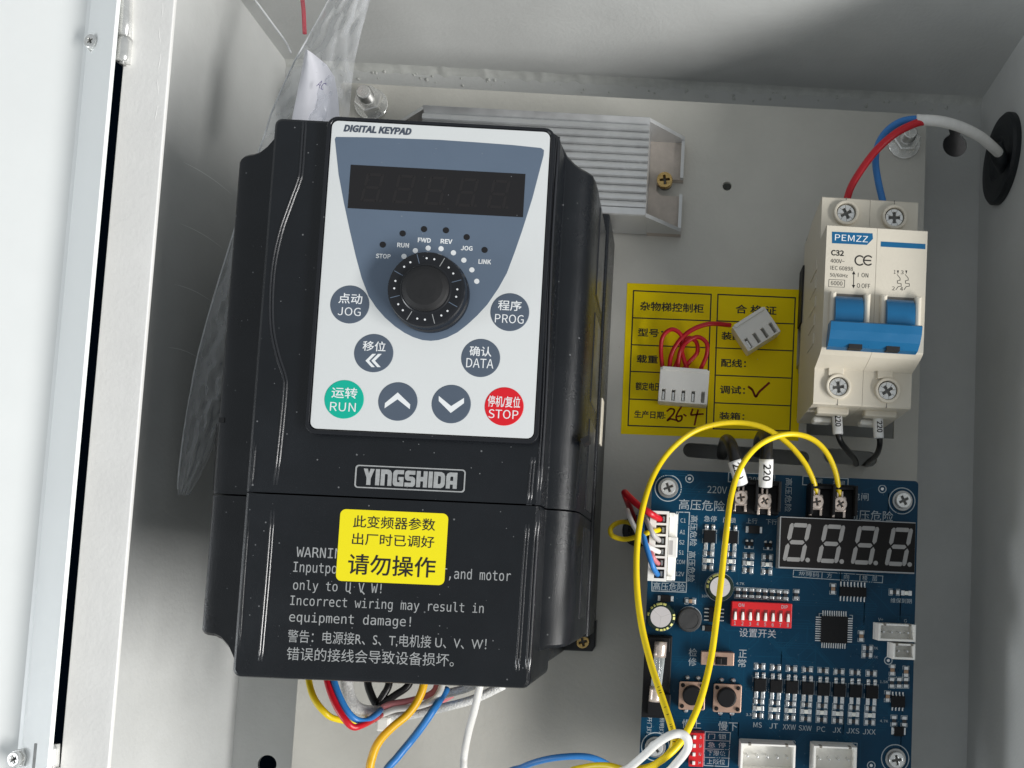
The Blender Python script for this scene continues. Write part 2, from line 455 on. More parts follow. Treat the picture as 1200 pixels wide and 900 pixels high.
# mounting plate
PX0, PX1, PY0, PY1 = -144.6, 106.6, -279, 176.0
def slot(pa, pb, r):
    a, c = Vector(axy(*pa, 0)), Vector(axy(*pb, 0)); d = (c-a).normalized(); n_ = Vector((-d.y, d.x)); out = []
    for i in range(13):
        t = math.pi*i/12; out.append((a - d*math.sin(t)*r + n_*math.cos(t)*r).to_tuple())
    for i in range(13):
        t = math.pi*i/12; out.append((c + d*math.sin(t)*r - n_*math.cos(t)*r).to_tuple())
    return out
hp = axy(852, 218, 0); r1 = axy(946, 486, 0); r2 = axy(1047, 514, 0)
hw = axy(748, 622, 0)
holes = [circle(*hp, 1.9), slot((809, 527.5), (940, 537), 3.0), slot((974, 534), (1019, 538), 3.1),
         [(r1[0], r1[1]), (r2[0], r1[1]), (r2[0], r2[1]), (r1[0], r2[1])], circle(*hw, 5.2)]
b = MB(); b.flat(rrect(PX0, PX1, PY0, PY1, 1.5), holes, -1.6, 0, 'plate_paint', 0.25)
for i in range(26):                           # grit under the paint
    x, y = random.uniform(PX0+60, PX1-5), random.uniform(20, 170); r = random.uniform(0.12, 0.35)
    b.lathe(x, y, [(r, -0.05), (r*0.7, r*0.5), (r*0.2, r*0.6)], 'plate_paint', 7)
obj('mounting_plate', b, cab)
for x in (PX0+10, PX1-10):
    for y in (PY1-8, PY0+8): b = MB(); b.cyl(x, y, 4, ZB, -1.6, 'steel_dull'); obj('plate_standoff', b, cab)
def hexagon(cx, cy, r, a=0.0): return [(cx+r*math.cos(a+math.pi*i/3), cy+r*math.sin(a+math.pi*i/3)) for i in range(6)]
for (px, py, a) in ((432, 117, 0.35), (1062, 163, 0.1)):
    c = axy(px, py, 4); b = MB()
    b.flat(circle(c[0], c[1], 7.0, 32), [circle(c[0], c[1], 3, 16)], 0.02, 1.2, 'steel', 0.25)
    b.prism(hexagon(c[0], c[1], 6.0, a), 1.2, 5.6, 'steel', 0.7)
    b.cyl(c[0], c[1], 3.0, 5.0, 10.5, 'steel', 24, 0.6)
    for k in range(5): b.lathe(c[0], c[1], [(3.0, 6.2+k*0.8), (3.22, 6.5+k*0.8), (3.0, 6.8+k*0.8), (2.6, 6.8+k*0.8)], 'steel_dull', 24)
    obj('stud_bolt', b, cab)
# rubber grommet in the right wall
gc = at(1176, 187, 10); gy, gz = gc.y, 8.0
for z in range(-10, 40):
    p = at(1176, 187, z)
    if p.x <= XR: gy, gz = p.y, z; break
def onwall(p): return (XR - p[2], gy + p[0], gz + p[1])
b = MB(); b.lathe(0, 0, [(18.2, 0.02), (18.2, 2.0), (17.2, 3.0), (13.5, 3.2), (9, 3.0), (7.5, 2.0)], 'rubber', 48, xf=lambda p: onwall(p))
grom = obj('cable_grommet', b, cab)
for pa, pb in (((215, 190), (272, 228)), ((211, 262), (262, 292)), ((204, 333), (249, 354)), ((197, 407), (235, 421))):  # thin pale curved streaks on the left wall
    pts = []
    for i in range(9):
        t = i/8; px, py = pa[0]+(pb[0]-pa[0])*t, pa[1]+(pb[1]-pa[1])*t + 3*math.sin(t*3.1)*(-1)
        zz = min(range(-200, 800), key=lambda z_: abs(at(px, py, z_/10).x - XL))/10
        p = at(px, py, zz); pts.append((XL+0.02, p.y, p.z))
    b = MB(); wds = [0.03+0.13*math.sin(math.pi*i/8)**0.7 for i in range(9)]
    b.add([q_ for (x, y, z), w_ in zip(pts, wds) for q_ in ((x+0.03, y-w_, z), (x+0.03, y+w_, z))], [[2*i, 2*i+2, 2*i+3, 2*i+1] for i in range(8)], 'door_paint')
    obj('pale_streak', b, cab)
# door: inner face, bent edge and its fixings
d0, d1 = axy(67, 450, 79), axy(96, 450, 89)
xb, xe = d0[0], d1[0]
b = MB()
sec = [(xb-170, 104), (xb-60, 87.5), (xb-3, 79.6), (xb-1.4, 79.4), (xb, 79.8), (xb+1.2, 80.7), (xe, 89), (xe+0.7, 88.2), (xb+1.6, 78.6), (xb-3, 77.6), (xb-170, 102)]; sec = sec[::1]
vs = [(x, y, z) for y in (YB-2, YT+4) for x, z in sec]; m_ = len(sec)
fs = [[i, (i+1) % m_, m_+(i+1) % m_, m_+i] for i in range(m_)]
b.add(vs, [f for k, f in enumerate(fs)], 'door_paint', False)
door = obj('door', b, cab)
for (px, py) in ((113, 53), (25, 888)):
    c = axy(px, py, 81); b = MB()
    tilt = Matrix.Rotation(math.radians(-12), 3, 'Y')
    def tl(p, c=c, tilt=tilt): v = tilt @ Vector(p); return (v.x+c[0], v.y+c[1], v.z+80.6)
    b.prism(hexagon(0, 0, 3.1, 0.2), -2, 1.6, 'steel', 0.3, xf=tl)
    b.flat(circle(0, 0, 2.3, 24), [cross_poly(0, 0, 1.1, 0.32, 0.5)], 1.6, 3.0, 'steel', 0.35, xf=tl)
    b.cyl(0, 0, 1.7, 1.5, 2.0, 'recess_dark', xf=tl)
    obj('door_screw', b, door)
for (pa, pc, pb) in (((148, -30), (146.5, 45), (144, 73)), ((62, 872), (60.5, 900), (59, 940))):
    b = MB(); A, C_, B_ = [at(x, y, 85) for x, y in (pa, pc, pb)]
    b.tube([A, (A+C_)/2, C_+Vector((0, 0.25, 0))], 1.9, 'steel', 20, 2); b.tube([C_, (C_+B_)/2, B_], 2.1, 'steel', 20, 2)
    b.tube([A, B_+Vector((0, -0.8, 0))], 1.0, 'steel_dull', 12, 1)
    b.box(A.x-5.5, A.x-1.6, B_.y, A.y, 84.2, 85.2, 'steel_dull')
    obj('hinge', b, cab)

# ------------------------------------------------------------------ frequency inverter
ZF, ZT, ZK = 97.0, 83.5, 99.0
fx0 = (axy(320, 136, ZF)[0] + axy(272, 794, ZF)[0])/2; fx1 = (axy(658, 158, ZF)[0] + axy(619, 806, ZF)[0])/2
fy1 = (axy(320, 136, ZF)[1] + axy(655, 156, ZF)[1])/2; fy0 = (axy(272, 795, ZF)[1] + axy(617, 806, ZF)[1])/2
ysm = axy(470, 585, ZF)[1]
inv = thing('frequency_inverter', 'large black frequency inverter with a grey keypad and yellow warning sticker', 'inverter', ((fx0+fx1)/2, (fy0+fy1)/2, 0))
tl_ = [(282, 187), (284, 183), (288, 181), (300, 179.5), (310, 175), (316, 168), (319, 158)]
bl_ = [(234, 736), (236, 741), (241, 744), (255, 746), (265, 753), (271, 764), (273, 778)]
tr_ = [(700, 211), (698, 207), (694, 204.5), (683, 203), (672, 197), (662, 185), (657, 170)]
br_ = [(667, 752), (666, 756), (661, 758), (640, 758.5), (628, 765), (621, 777), (618, 790)]
def tier_pts(l, z=83.0): return [axy(x, y, z) for x, y in l]
tlp, blp, trp, brp = tier_pts(tl_), tier_pts(bl_), tier_pts(tr_, 78.0), tier_pts(br_, 78.0)
lx = (tlp[0][0]+blp[0][0])/2; rxx = (trp[0][0]+brp[0][0])/2
def y_of(ps, x):
    ps = sorted(ps)
    if x <= ps[0][0]: return ps[0][1]
    for a, c in zip(ps, ps[1:]):
        if x <= c[0]: return a[1]+(c[1]-a[1])*(x-a[0])/max(c[0]-a[0], 1e-6)
    return ps[-1][1]
prof_r = [(0, 70), (0.3, 75), (0.9, 77.6), (1.8, 79.2), (3.0, 80.6), (4.5, 81.7), (6.5, 82.6), (9.0, 83.2), (11.5, 83.5)]
def tier(b, side, ylo, yhi):
    """The lower shoulder beside the raised front, its outer edge rounded, its ends scooped."""
    if side > 0: xs = [rxx - d for d, z in prof_r] + [fx1-1]; tp, bp = trp, brp
    else: xs = [lx + d for d, z in prof_r] + [fx0+1]; tp, bp = tlp, blp
    zs = [z for d, z in prof_r] + [83.5]
    vs = []; 
    for x, z in zip(xs, zs):
        yt = min(y_of(tp, x), yhi); yb = max(y_of(bp, x), ylo)
        zz = z if side > 0 else min(83.5, 82.4 + 0.3*(z-70)/3)
        ct = 0.9 if yt < yhi else 0.04; cb = 0.9 if yb > ylo else 0.04
        vs += [(x, yt-ct, zz), (x, yt, zz-ct), (x, yt+0.8*(yt < yhi), 8), (x, yb-0.8*(yb > ylo), 8), (x, yb, zz-cb), (x, yb+cb, zz)]
    n = len(xs); fs = []
    for i in range(n-1):
        for k in range(6):
            q_ = [i*6+k, i*6+(k+1) % 6, (i+1)*6+(k+1) % 6, (i+1)*6+k]
            fs.append(q_ if side < 0 else q_[::-1])
    fs.append([0, 1, 2, 3, 4, 5] if side > 0 else [5, 4, 3, 2, 1, 0])
    b.add(vs, [fs[i] for i in range(len(fs)) if i % 6 in (5,) and i < len(fs)-1], 'black_plastic', True)
    b.add(vs, [fs[i] for i in range(len(fs)) if not (i % 6 in (5,) and i < len(fs)-1)], 'black_plastic', False)
def ridge(b, pts, w, h, z, m):
    """a low ridge of triangular section along a path"""
    P = smooth_path([at(x, y, z) for x, y in pts], 6); vs = []
    for i, p in enumerate(P):
        d = P[min(i+1, len(P)-1)] - P[max(i-1, 0)]; d.z = 0; d.normalize(); n = Vector((d.y, -d.x, 0))
        k = min(1, i*0.34, (len(P)-1-i)*0.34)
        vs += [(p-n*w)[:], (p-n*w*0.3+Vector((0, 0, h*k)))[:], (p+n*w*0.3+Vector((0, 0, h*k)))[:], (p+n*w)[:]]
    b.add(vs, [[i*4+j, (i+1)*4+j, (i+1)*4+j+1, i*4+j+1] for i in range(len(P)-1) for j in range(3)], m)
def bead(b, pts, r, z, m='black_gloss'):
    if m != 'black_gloss': ridge(b, pts, 0.5, 0.3, z+0.06, 'black_plastic'); return
    for dx in (-1.7, 1.7): ridge(b, [(x+dx, y) for x, y in pts], 0.42, 0.30, z+0.06, 'bead_gloss')
b = MB()                                      # rear housing
b.box(lx+1.5, rxx-0.6, axy(667, 757, ZT)[1]+3, axy(698, 207, ZT)[1]-3, 0.02, 62, 'black_plastic', 1.0)
b.box(fx0+1.5, fx1-1.5, fy0+3, fy1-3, 0.02, 80, 'black_plastic', 1.0)
b.box(lx-1.0, rxx+1.0, -52, 112, 0.05, 30, 'black_plastic', 0.8)
for k in range(4): b.box(rxx-0.7, rxx+0.35, -44+k*38, -12+k*38, 36, 58, 'black_gloss', 0.4)
b.box(rxx+0.9, rxx+1.6, 22, 40, 20, 27, 'breaker_white', 0.3)
obj('rear_housing', b, inv)
b = MB()                                      # upper cover
b.prism(rrect(fx0, fx1, ysm+0.25, fy1, 2.5, corners=(0, 0, 1, 1)), 60, ZF, 'black_plastic', 1.1, keep=ysm+0.25)
tier(b, 1, ysm+0.25, 400); tier(b, -1, ysm+0.25, 400)
left_line = [(357, 141), (355.5, 165), (353, 200), (350, 213), (340, 240), (329, 272), (321, 310), (318, 350), (319, 385), (325, 415), (333, 440), (334, 455), (330, 500), (322, 576)]
right_line = [(653, 160), (645, 290), (640, 420), (636, 500), (630, 592)]
bead(b, left_line, 0.55, ZF-0.12); bead(b, right_line, 0.5, ZF-0.1)
bead(b, [(625, 534), (622.5, 560), (620, 592)], 0.5, ZF-0.1, 'black_gloss'); bead(b, [(299.5, 514), (297, 545), (294, 575)], 0.4, ZF-0.1, 'black_plastic')
c = axy(685, 512, ZT); b.prism([(c[0]-1.6, c[1]-0.6), (c[0]+1.4, c[1]+0.9), (c[0]+1.4, c[1]-1.0), (c[0]-0.4, c[1]-2.2)], ZT-8, 82.4, 'black_matt')
b.line([axy(681, 516, ZT), axy(672.5, 594, ZT)], 0.35, 82.45, 'black_matt')
c = axy(255, 492, ZT); b.box(lx+0.5, lx+2.2, c[1]-0.8, c[1]+0.8, ZT-8, ZT+0.04, 'black_matt')
b.line([axy(254, 497, ZT), axy(250, 574, ZT)], 0.3, ZT+0.05, 'black_matt')
upper = obj('front_cover', b, inv)
b = MB()                                      # the brand plate moulded in it, a raised frame round silver lettering
c = axy(480.8, 561, ZF); w2, h2_ = mm(128, ZF)/2, mm(27, ZF)/2
b.flat(rrect(c[0]-w2, c[0]+w2, c[1]-h2_, c[1]+h2_, 1.0), [rrect(c[0]-w2+0.35, c[0]+w2-0.35, c[1]-h2_+0.35, c[1]+h2_-0.35, 0.8)], ZF-0.1, ZF+0.25, 'print_silver')
LET = {'Y': [[(0, 1), (.32, 1), (.43, .68), (.54, 1), (.86, 1), (.59, .42), (.59, 0), (.27, 0), (.27, .42)]], 'I': [[(0, 0), (0, 1), (.32, 1), (.32, 0)]],
 'N': [[(0, 0), (0, 1), (.58, 1), (.76, .94), (.86, .78), (.86, 0), (.55, 0), (.55, .66), (.50, .72), (.31, .72), (.31, 0)]],
 'G': [[(.2, 0), (.06, .07), (0, .2), (0, .8), (.06, .93), (.2, 1), (.84, 1), (.84, .75), (.38, .75), (.32, .69), (.32, .31), (.38, .25), (.53, .25), (.53, .38), (.44, .38), (.44, .58), (.84, .58), (.84, 0)]],
 'S': [[(0, 0), (0, .25), (.48, .25), (.51, .31), (.48, .37), (.2, .37), (.05, .45), (0, .58), (0, .82), (.06, .94), (.2, 1), (.8, 1), (.8, .75), (.34, .75), (.31, .69), (.34, .63), (.62, .63), (.77, .55), (.82, .42), (.82, .18), (.76, .06), (.62, 0)]],
 'H': [[(0, 0), (0, 1), (.31, 1), (.31, .64), (.54, .64), (.54, 1), (.85, 1), (.85, 0), (.54, 0), (.54, .37), (.31, .37), (.31, 0)]],
 'D': [[(0, 0), (0, 1), (.58, 1), (.78, .92), (.88, .74), (.88, .26), (.78, .08), (.58, 0)], [(.32, .25), (.5, .25), (.56, .33), (.56, .67), (.5, .75), (.32, .75)]],
 'A': [[(0, 0), (0, .74), (.08, .92), (.26, 1), (.86, 1), (.86, 0), (.55, 0), (.55, .25), (.31, .25), (.31, 0)], [(.31, .48), (.55, .48), (.55, .75), (.37, .75), (.31, .69)]]}
tw = sum(max(p[0] for p in LET[ch][0]) for ch in 'YINGSHIDA') + 8*0.1; kx_, ky_ = mm(109, ZF)/tw, mm(19, ZF); px_ = c[0]-mm(109, ZF)/2
for ch in 'YINGSHIDA':
    pl = [[(px_+x*kx_, c[1]-ky_/2+y*ky_) for x, y in q_] for q_ in LET[ch]]
    b.flat(pl[0], pl[1:], ZF-0.05, ZF+0.12, 'print_silver'); px_ += (max(p[0] for p in LET[ch][0])+0.1)*kx_
obj('brand_plate', b, upper)
b = MB()                                      # lower terminal cover
b.prism(rrect(fx0, fx1, fy0, ysm-0.25, 2.5, corners=(1, 1, 0, 0)), 60, ZF-0.1, 'black_plastic', 1.1, keep=ysm-0.25)
tier(b, 1, -400, ysm-0.25); tier(b, -1, -400, ysm-0.25)
bead(b, [(321, 580), (315, 660), (309, 730), (304, 788)], 0.55, ZF-0.3)
bead(b, [(619.5, 598), (614, 670), (609.5, 740), (605, 800)], 0.5, ZF-0.3); bead(b, [(630, 598), (625, 670), (621, 740), (617, 798)], 0.5, ZF-0.3)
bead(b, [(293.5, 582), (286, 680), (279, 785)], 0.4, ZF-0.3, 'black_plastic')
ZL = ZF-0.06
def wline(body, xl, xr, yl, yr, h, font='plain', bold=0.0):
    c = axy((xl+xr)/2, (yl+yr)/2, ZL); b.text(body, c[0], c[1], ZL, mm(xr-xl, ZL), mm(h, ZL), 'print_silver', font=font, bold=bold)
wline('WARNING!', 348, 414, 646, 650, 12, 'mono', 0.0)
wline('Inputpower only to R,S,T,and motor', 346, 597, 664.5, 677.5, 15.5, 'mono', 0.0)
wline('only to U V W!', 344.5, 446, 686.5, 691, 14.5, 'mono')
for px, py in ((409.5, 694), (425.5, 694.8)): c = axy(px, py, ZL); b.text('\u3001', c[0], c[1], ZL, mm(4, ZL), mm(4, ZL), 'print_silver', bold=0.01)
wline('Incorrect wiring may result in', 342.5, 565, 705, 714, 14.5, 'mono', 0.0)
wline('equipment damage!', 340.5, 480, 724.5, 729.5, 14.5, 'mono', 0.0)
wline('\u8b66\u544a\uff1a\u7535\u6e90\u63a5R\u3001S\u3001T,\u7535\u673a\u63a5 U\u3001V\u3001W\uff01', 340, 568, 745.5, 755, 15)
wline('\u9519\u8bef\u7684\u63a5\u7ebf\u4f1a\u5bfc\u81f4\u8bbe\u5907\u635f\u574f\u3002', 338.5, 530, 765.5, 774, 15)
lower = obj('terminal_cover', b, inv)
b = MB()                                      # yellow warning sticker
A = [axy(x, y, ZF) for x, y in ((400, 597), (526, 601.5), (520, 685.5), (392.5, 681))]
x0, x1 = (A[0][0]+A[3][0])/2, (A[1][0]+A[2][0])/2; y1, y0 = (A[0][1]+A[1][1])/2, (A[2][1]+A[3][1])/2
b.prism(rrect(x0, x1, y0, y1, 1.7), ZF-0.14, ZF+0.06, 'label_yellow')
for body, px, py, w, h, bo in (('\u6b64\u53d8\u9891\u5668\u53c2\u6570', 462.3, 613, 95, 14.5, 0.008), ('\u51fa\u5382\u65f6\u5df2\u8c03\u597d', 461, 633.3, 95, 14, 0.008), ('\u8bf7\u52ff\u64cd\u4f5c', 459.3, 663, 101, 24, 0.012)):
    c = axy(px, py, ZF); b.text(body, c[0], c[1], ZF+0.09, mm(w, ZF), mm(h, ZF), 'print_black', bold=bo)
obj('warning_sticker', b, inv, label='yellow sticker with three lines of black Chinese writing')
b = MB()                                      # foot with a brass screw, below the right side
b.prism([(rxx-16, -50), (rxx+1.6, -47), (rxx+1.6, -57.5), (rxx+0.4, -59.5), (rxx-14, -59.5)], 0.03, 5, 'black_plastic', 0.5)
foot = obj('mounting_foot', b, inv)
c = axy(683, 752, 7); b = MB(); screw_mb(b, c[0], c[1], 5.0, 2.6, 3.0, 'zinc_gold'); obj('foot_screw', b, foot)
# keypad
K = [axy(x, y, ZK) for x, y in ((388, 141), (643, 155), (627, 515), (365, 501))]
kx0, kx1 = (K[0][0]+K[3][0])/2, (K[1][0]+K[2][0])/2; ky1, ky0 = (K[0][1]+K[1][1])/2, (K[2][1]+K[3][1])/2
b = MB()
b.flat(rrect(kx0-1.5, kx1+1.5, ky0-1.6, ky1+1.3, 3.2), [rrect(kx0-0.35, kx1+0.35, ky0-0.35, ky1+0.35, 2.2)], ZF-0.3, ZK+0.25, 'black_gloss', 0.3)
b.prism(rrect(kx0, kx1, ky0, ky1, 2.0, corners=(1, 1, 1, 1)), ZF-0.2, ZK, 'film_grey')
blue = [(392.5, 163), (394, 160.5), (430, 161), (475, 162.5), (515, 164), (560, 167), (600, 170), (634, 173.5), (637.5, 176), (637, 182), (631, 205), (624, 232), (612, 270), (603, 296), (594, 320), (584, 338), (571, 357), (559, 370), (547, 381), (536, 389.5), (524, 395.5), (514, 398.5), (505, 399.5), (495, 398.5), (484, 395), (474, 390), (463, 382.5), (451, 372), (441, 360.5), (432, 347), (424, 326), (417, 300), (410, 270), (403, 237), (397, 205)]
b.prism([axy(x, y, ZK) for x, y in blue], ZK-0.1, ZK+0.04, 'film_blue')
c = axy(443, 152.3, ZK); b.text('DIGITAL KEYPAD', c[0], c[1], ZK+0.05, mm(80, ZK), mm(9, ZK), 'print_dark', bold=0.02, shear=0.2)
ZP = ZK+0.08
for body, px, py, w in (('STOP', 449.2, 300.3, 17.5), ('RUN', 472.5, 287.5, 14), ('FWD', 497.4, 281.6, 15.5), ('REV', 523.3, 283, 14), ('JOG', 547, 291, 14), ('LINK', 568.2, 306.8, 15)):
    c = axy(px, py, ZK); b.text(body, c[0], c[1], ZP, mm(w, ZK), mm(5.6, ZK), 'print_white', bold=0.012)
kc0 = axy(500.5, 340, ZK)
for px, py in ((486.8, 293.8), (501.8, 290.8), (516.9, 291.5), (531.4, 296.3), (543.6, 305), (553, 316.3), (558.7, 329.7), (473.5, 300.5)):
    c = axy(px, py, ZK); b.cyl(c[0], c[1], mm(3.1, ZK), ZK, ZP, 'print_white', 18)
pad = obj('keypad', b, inv)
b = MB()
Wd = [axy(x, y, ZK) for x, y in ((410.7, 192.5), (615.7, 204.5), (613, 255), (408, 243.7))]
wx0, wx1 = (Wd[0][0]+Wd[3][0])/2, (Wd[1][0]+Wd[2][0])/2; wy1, wy0 = (Wd[0][1]+Wd[1][1])/2, (Wd[2][1]+Wd[3][1])/2
b.prism([(wx0, wy0), (wx1, wy0), (wx1, wy1), (wx0, wy1)], ZK-0.1, ZK+0.08, 'window_black')
def seg_digit(b, cx, cy, w, h, t, z, m, dot=True, sl=0.17):
    """the seven bars of one digit and its point, slanted"""
    hh = h/2; g_ = t*0.2
    def P(x, y): return (cx + x + sl*y, cy + y)
    def bar(pts): b.prism([P(*p) for p in pts], z-0.06, z, m)
    xw = w/2
    for s in (1, 0, -1):
        y = s*(hh - t/2)
        bar([(-xw+t*0.55+g_, y), (-xw+t+g_, y+t/2), (xw-t-g_, y+t/2), (xw-t*0.55-g_, y), (xw-t-g_, y-t/2), (-xw+t+g_, y-t/2)])
    for sx in (-1, 1):
        for sy in (1, -1):
            x = sx*(xw-t/2); ya, yb = sy*(t*0.35+g_), sy*(hh-t*0.45)
            bar([(x, ya-sy*t*0.25), (x+t/2, ya+sy*t*0.4), (x+t/2, yb-sy*t*0.1), (x+t*0.2, yb+sy*t*0.35), (x-t*0.2, yb+sy*t*0.35), (x-t/2, yb-sy*t*0.1), (x-t/2, ya+sy*t*0.4)])
    if dot: b.cyl(cx+xw+t*0.9-sl*hh, cy-hh+t/2, t*0.55, z-0.06, z, m, 14)
for k in range(5): seg_digit(b, wx0+7+k*9.6, (wy0+wy1)/2, 5.4, 9.0, 0.9, ZK+0.11, 'window_segment')
obj('display_window', b, pad)
for px, py in ((448.7, 286.8), (472, 273.7), (497, 268.6), (522.7, 270), (547, 278), (568, 293)):
    c = axy(px, py, ZK); b = MB(); b.cyl(c[0], c[1], mm(3.7, ZK), ZK, ZK+0.1, 'window_black', 20); obj('indicator_lamp', b, pad)
# knob
b = MB(); kz = ZK+5.2; kc = axy(499, 338.5, kz); R1 = mm(46, kz)
b.lathe(kc[0], kc[1], [(R1+0.35, ZK+0.05), (R1+0.4, ZK+1.6), (R1+0.1, ZK+2.2), (R1, kz-0.8), (R1-0.25, kz-0.25), (R1-0.9, kz), (7.6, kz), (7.3, kz+0.2)], 'black_gloss', 72)
b.lathe(kc[0], kc[1], [(7.0, kz-0.1), (6.95, kz+0.5), (6.5, kz+1.2), (5.4, kz+1.7), (3.8, kz+1.95), (2.0, kz+2.05), (0.6, kz+2.1)], 'black_matt', 48)
for k in range(8):
    a = math.radians(17.5+45*k); p0, p1 = [(kc[0]+r*math.cos(a), kc[1]+r*math.sin(a)) for r in (8.0, R1-0.8)]
    b.line([p0, p1], 0.22, kz+0.03, 'print_silver' if k in (1, 5, 6) else 'film_blue')
    for da in (15.5, 29.5):
        aa = a + math.radians(da); b.cyl(kc[0]+9.3*math.cos(aa), kc[1]+9.3*math.sin(aa), 0.3, kz-0.1, kz+0.04, 'print_white', 10)
obj('knob', b, pad)
def button(px, py, m, texts=(), shape=None, label=None):
    b = MB(); c = axy(px, py, ZK); b.lathe(c[0], c[1], [(mm(23, ZK), ZK-0.05), (mm(22.9, ZK), ZK+0.05), (mm(22, ZK), ZK+0.1)], m, 48)
    for body, tx, ty, w, h, bo in texts:
        q_ = axy(tx, ty, ZK); b.text(body, q_[0], q_[1], ZK+0.14, mm(w, ZK), mm(h, ZK), 'print_white', bold=bo)
    if shape:
        for poly in shape: b.prism([axy(px+x, py+y, ZK) for x, y in poly], ZK+0.05, ZK+0.14, 'print_white')
    obj('button', b, pad, label=label)
button(410, 356.8, 'key_blue', (('\u70b9\u52a8', 410.8, 350, 28, 12.5, 0.01), ('JOG', 409.5, 365.2, 27, 10, 0.0)))
button(597.5, 365.8, 'key_blue', (('\u7a0b\u5e8f', 597.5, 358.2, 28, 12.5, 0.01), ('PROG', 597, 373.8, 34, 10.5, 0.0)))
chev = lambda x, y, w, h, t: [(x, y-h), (x+w, y-h*2-0), (x+w, y-h*2)]
button(438, 413.8, 'key_blue', (('\u79fb\u4f4d', 438.7, 405.8, 27, 12, 0.01),), shape=[[(x-8, 9), (x, 1), (x+4.2, 1), (x-3.8, 9), (x+3.0, 16.5), (x-1.0, 16.5)] for x in (-1.5, 5.3)])
button(563.3, 419.5, 'key_blue', (('\u786e\u8ba4', 563.3, 411.8, 26, 12, 0.01), ('DATA', 562.5, 425.8, 32, 11, 0.0)))
button(403.3, 468, 'key_green', (('\u8fd0\u8f6c', 403.8, 460.5, 30, 13, 0.01), ('RUN', 402, 477, 30, 10.5, 0.0)), label='green run button')
button(466.3, 470.5, 'key_blue', shape=[[(-15, 2), (0, -10.5), (14.5, 3.5), (14, 9), (-0.4, -2.5), (-15.5, 8)]])
button(528.8, 473.5, 'key_blue', shape=[[(-14.5, -9.5), (0, 2.5), (15, -7), (15, -1), (-0.5, 10.5), (-14.5, -3.5)]])
button(590.8, 476.3, 'key_red', (('\u505c\u673a/\u590d\u4f4d', 590.8, 470.8, 38, 13.5, 0.008), ('STOP', 590, 485.5, 35, 10.5, 0.0)), label='red stop button')

# ------------------------------------------------------------------ braking resistor
res = thing('braking_resistor', 'ribbed aluminium braking resistor half hidden behind the inverter', 'resistor', (-55, 136, 0))
ya, yb_ = 116.0, 157.2; xa, xb2 = -103.0, -11.6; zt = 20.0
b = MB(); n_r = 11
sec = [(ya, 1.2), (ya, zt-0.6), (ya+0.4, zt)]
fl = 3.0; pitch = (yb_-ya-fl*2)/n_r
y = ya+fl
sec.append((y, zt))
for k in range(n_r):
    for t, a in enumerate((0.06, 0.16, 0.3, 0.5, 0.68, 0.82, 0.93, 1.0)): sec.append((y+pitch*a, zt - 2.4*max(0, 1-a/0.16) - 1.0*max(0, (a-0.45)/0.55)**1.6 - (1.4 if a > 0.99 else 0)))
    y += pitch
sec += [(yb_-0.4, zt), (yb_, zt-0.6), (yb_, 1.2)]
m_ = len(sec)
vs = [(x, yy, zz) for x in (xa, xb2) for yy, zz in sec]
b.add(vs, [[i, i+1, m_+i+1, m_+i] for i in range(m_-1)][::1], 'aluminium', False)
b.add([(xb2, yy, zz) for yy, zz in sec], [list(range(m_))], 'aluminium'); b.add([(xa, yy, zz) for yy, zz in sec], [list(range(m_))[::-1]], 'aluminium')
obj('finned_body', b, res)
for sgn, xx0, xx1 in ((1, xb2+0.05, 2.8), (-1, xa-14.4, xa-0.05)):
    b = MB(); ym = 136.5 - 0.5
    xo = xx1 if sgn > 0 else xx0; xi = xo - sgn*8
    out = [(xx0, ya), (xx1, ya)]
    if sgn > 0: out = [(xx0, ya), (xx1, ya), (xx1, ym-3.6), (xx1-9, ym-3.6), (xx1-11, ym-1.8), (xx1-11, ym+1.8), (xx1-9, ym+3.6), (xx1, ym+3.6), (xx1, yb_), (xx0, yb_)]
    else: out = [(xx0, ya), (xx1, ya), (xx1, yb_), (xx0, yb_)]
    b.flat(out, [], 0.05, 3.2, 'resin_tan')
    for yy in (ya, yb_):
        y0, y1 = (yy, yy+1.6) if yy == ya else (yy-1.6, yy)
        tri = [(xx0, 3.2), (xx1, 3.2), (xx1, 5.6), (xx0, zt-1.0)] if sgn > 0 else [(xx0, 3.2), (xx1, 3.2), (xx1, zt-1), (xx0, 5.6)]
        b.add([(x, q_, z) for q_ in (y0, y1) for x, z in tri], [[0, 1, 2, 3], [7, 6, 5, 4], [0, 4, 5, 1], [1, 5, 6, 2], [2, 6, 7, 3], [3, 7, 4, 0]], 'aluminium')
    if sgn > 0:
        for y0, y1 in ((ya+1.6, ym-3.6), (ym+3.6, yb_-1.6)): b.box(xx1-1.3, xx1+0.02, y0, y1, 3.2, 5.2, 'aluminium')
    ft = obj('end_foot', b, res)
    if sgn > 0:
        c = axy(779, 210, 7); b = MB(); screw_mb(b, c[0], c[1], 3.3, 3.3, 3.6, 'zinc_gold', 0.15); obj('foot_screw', b, ft)

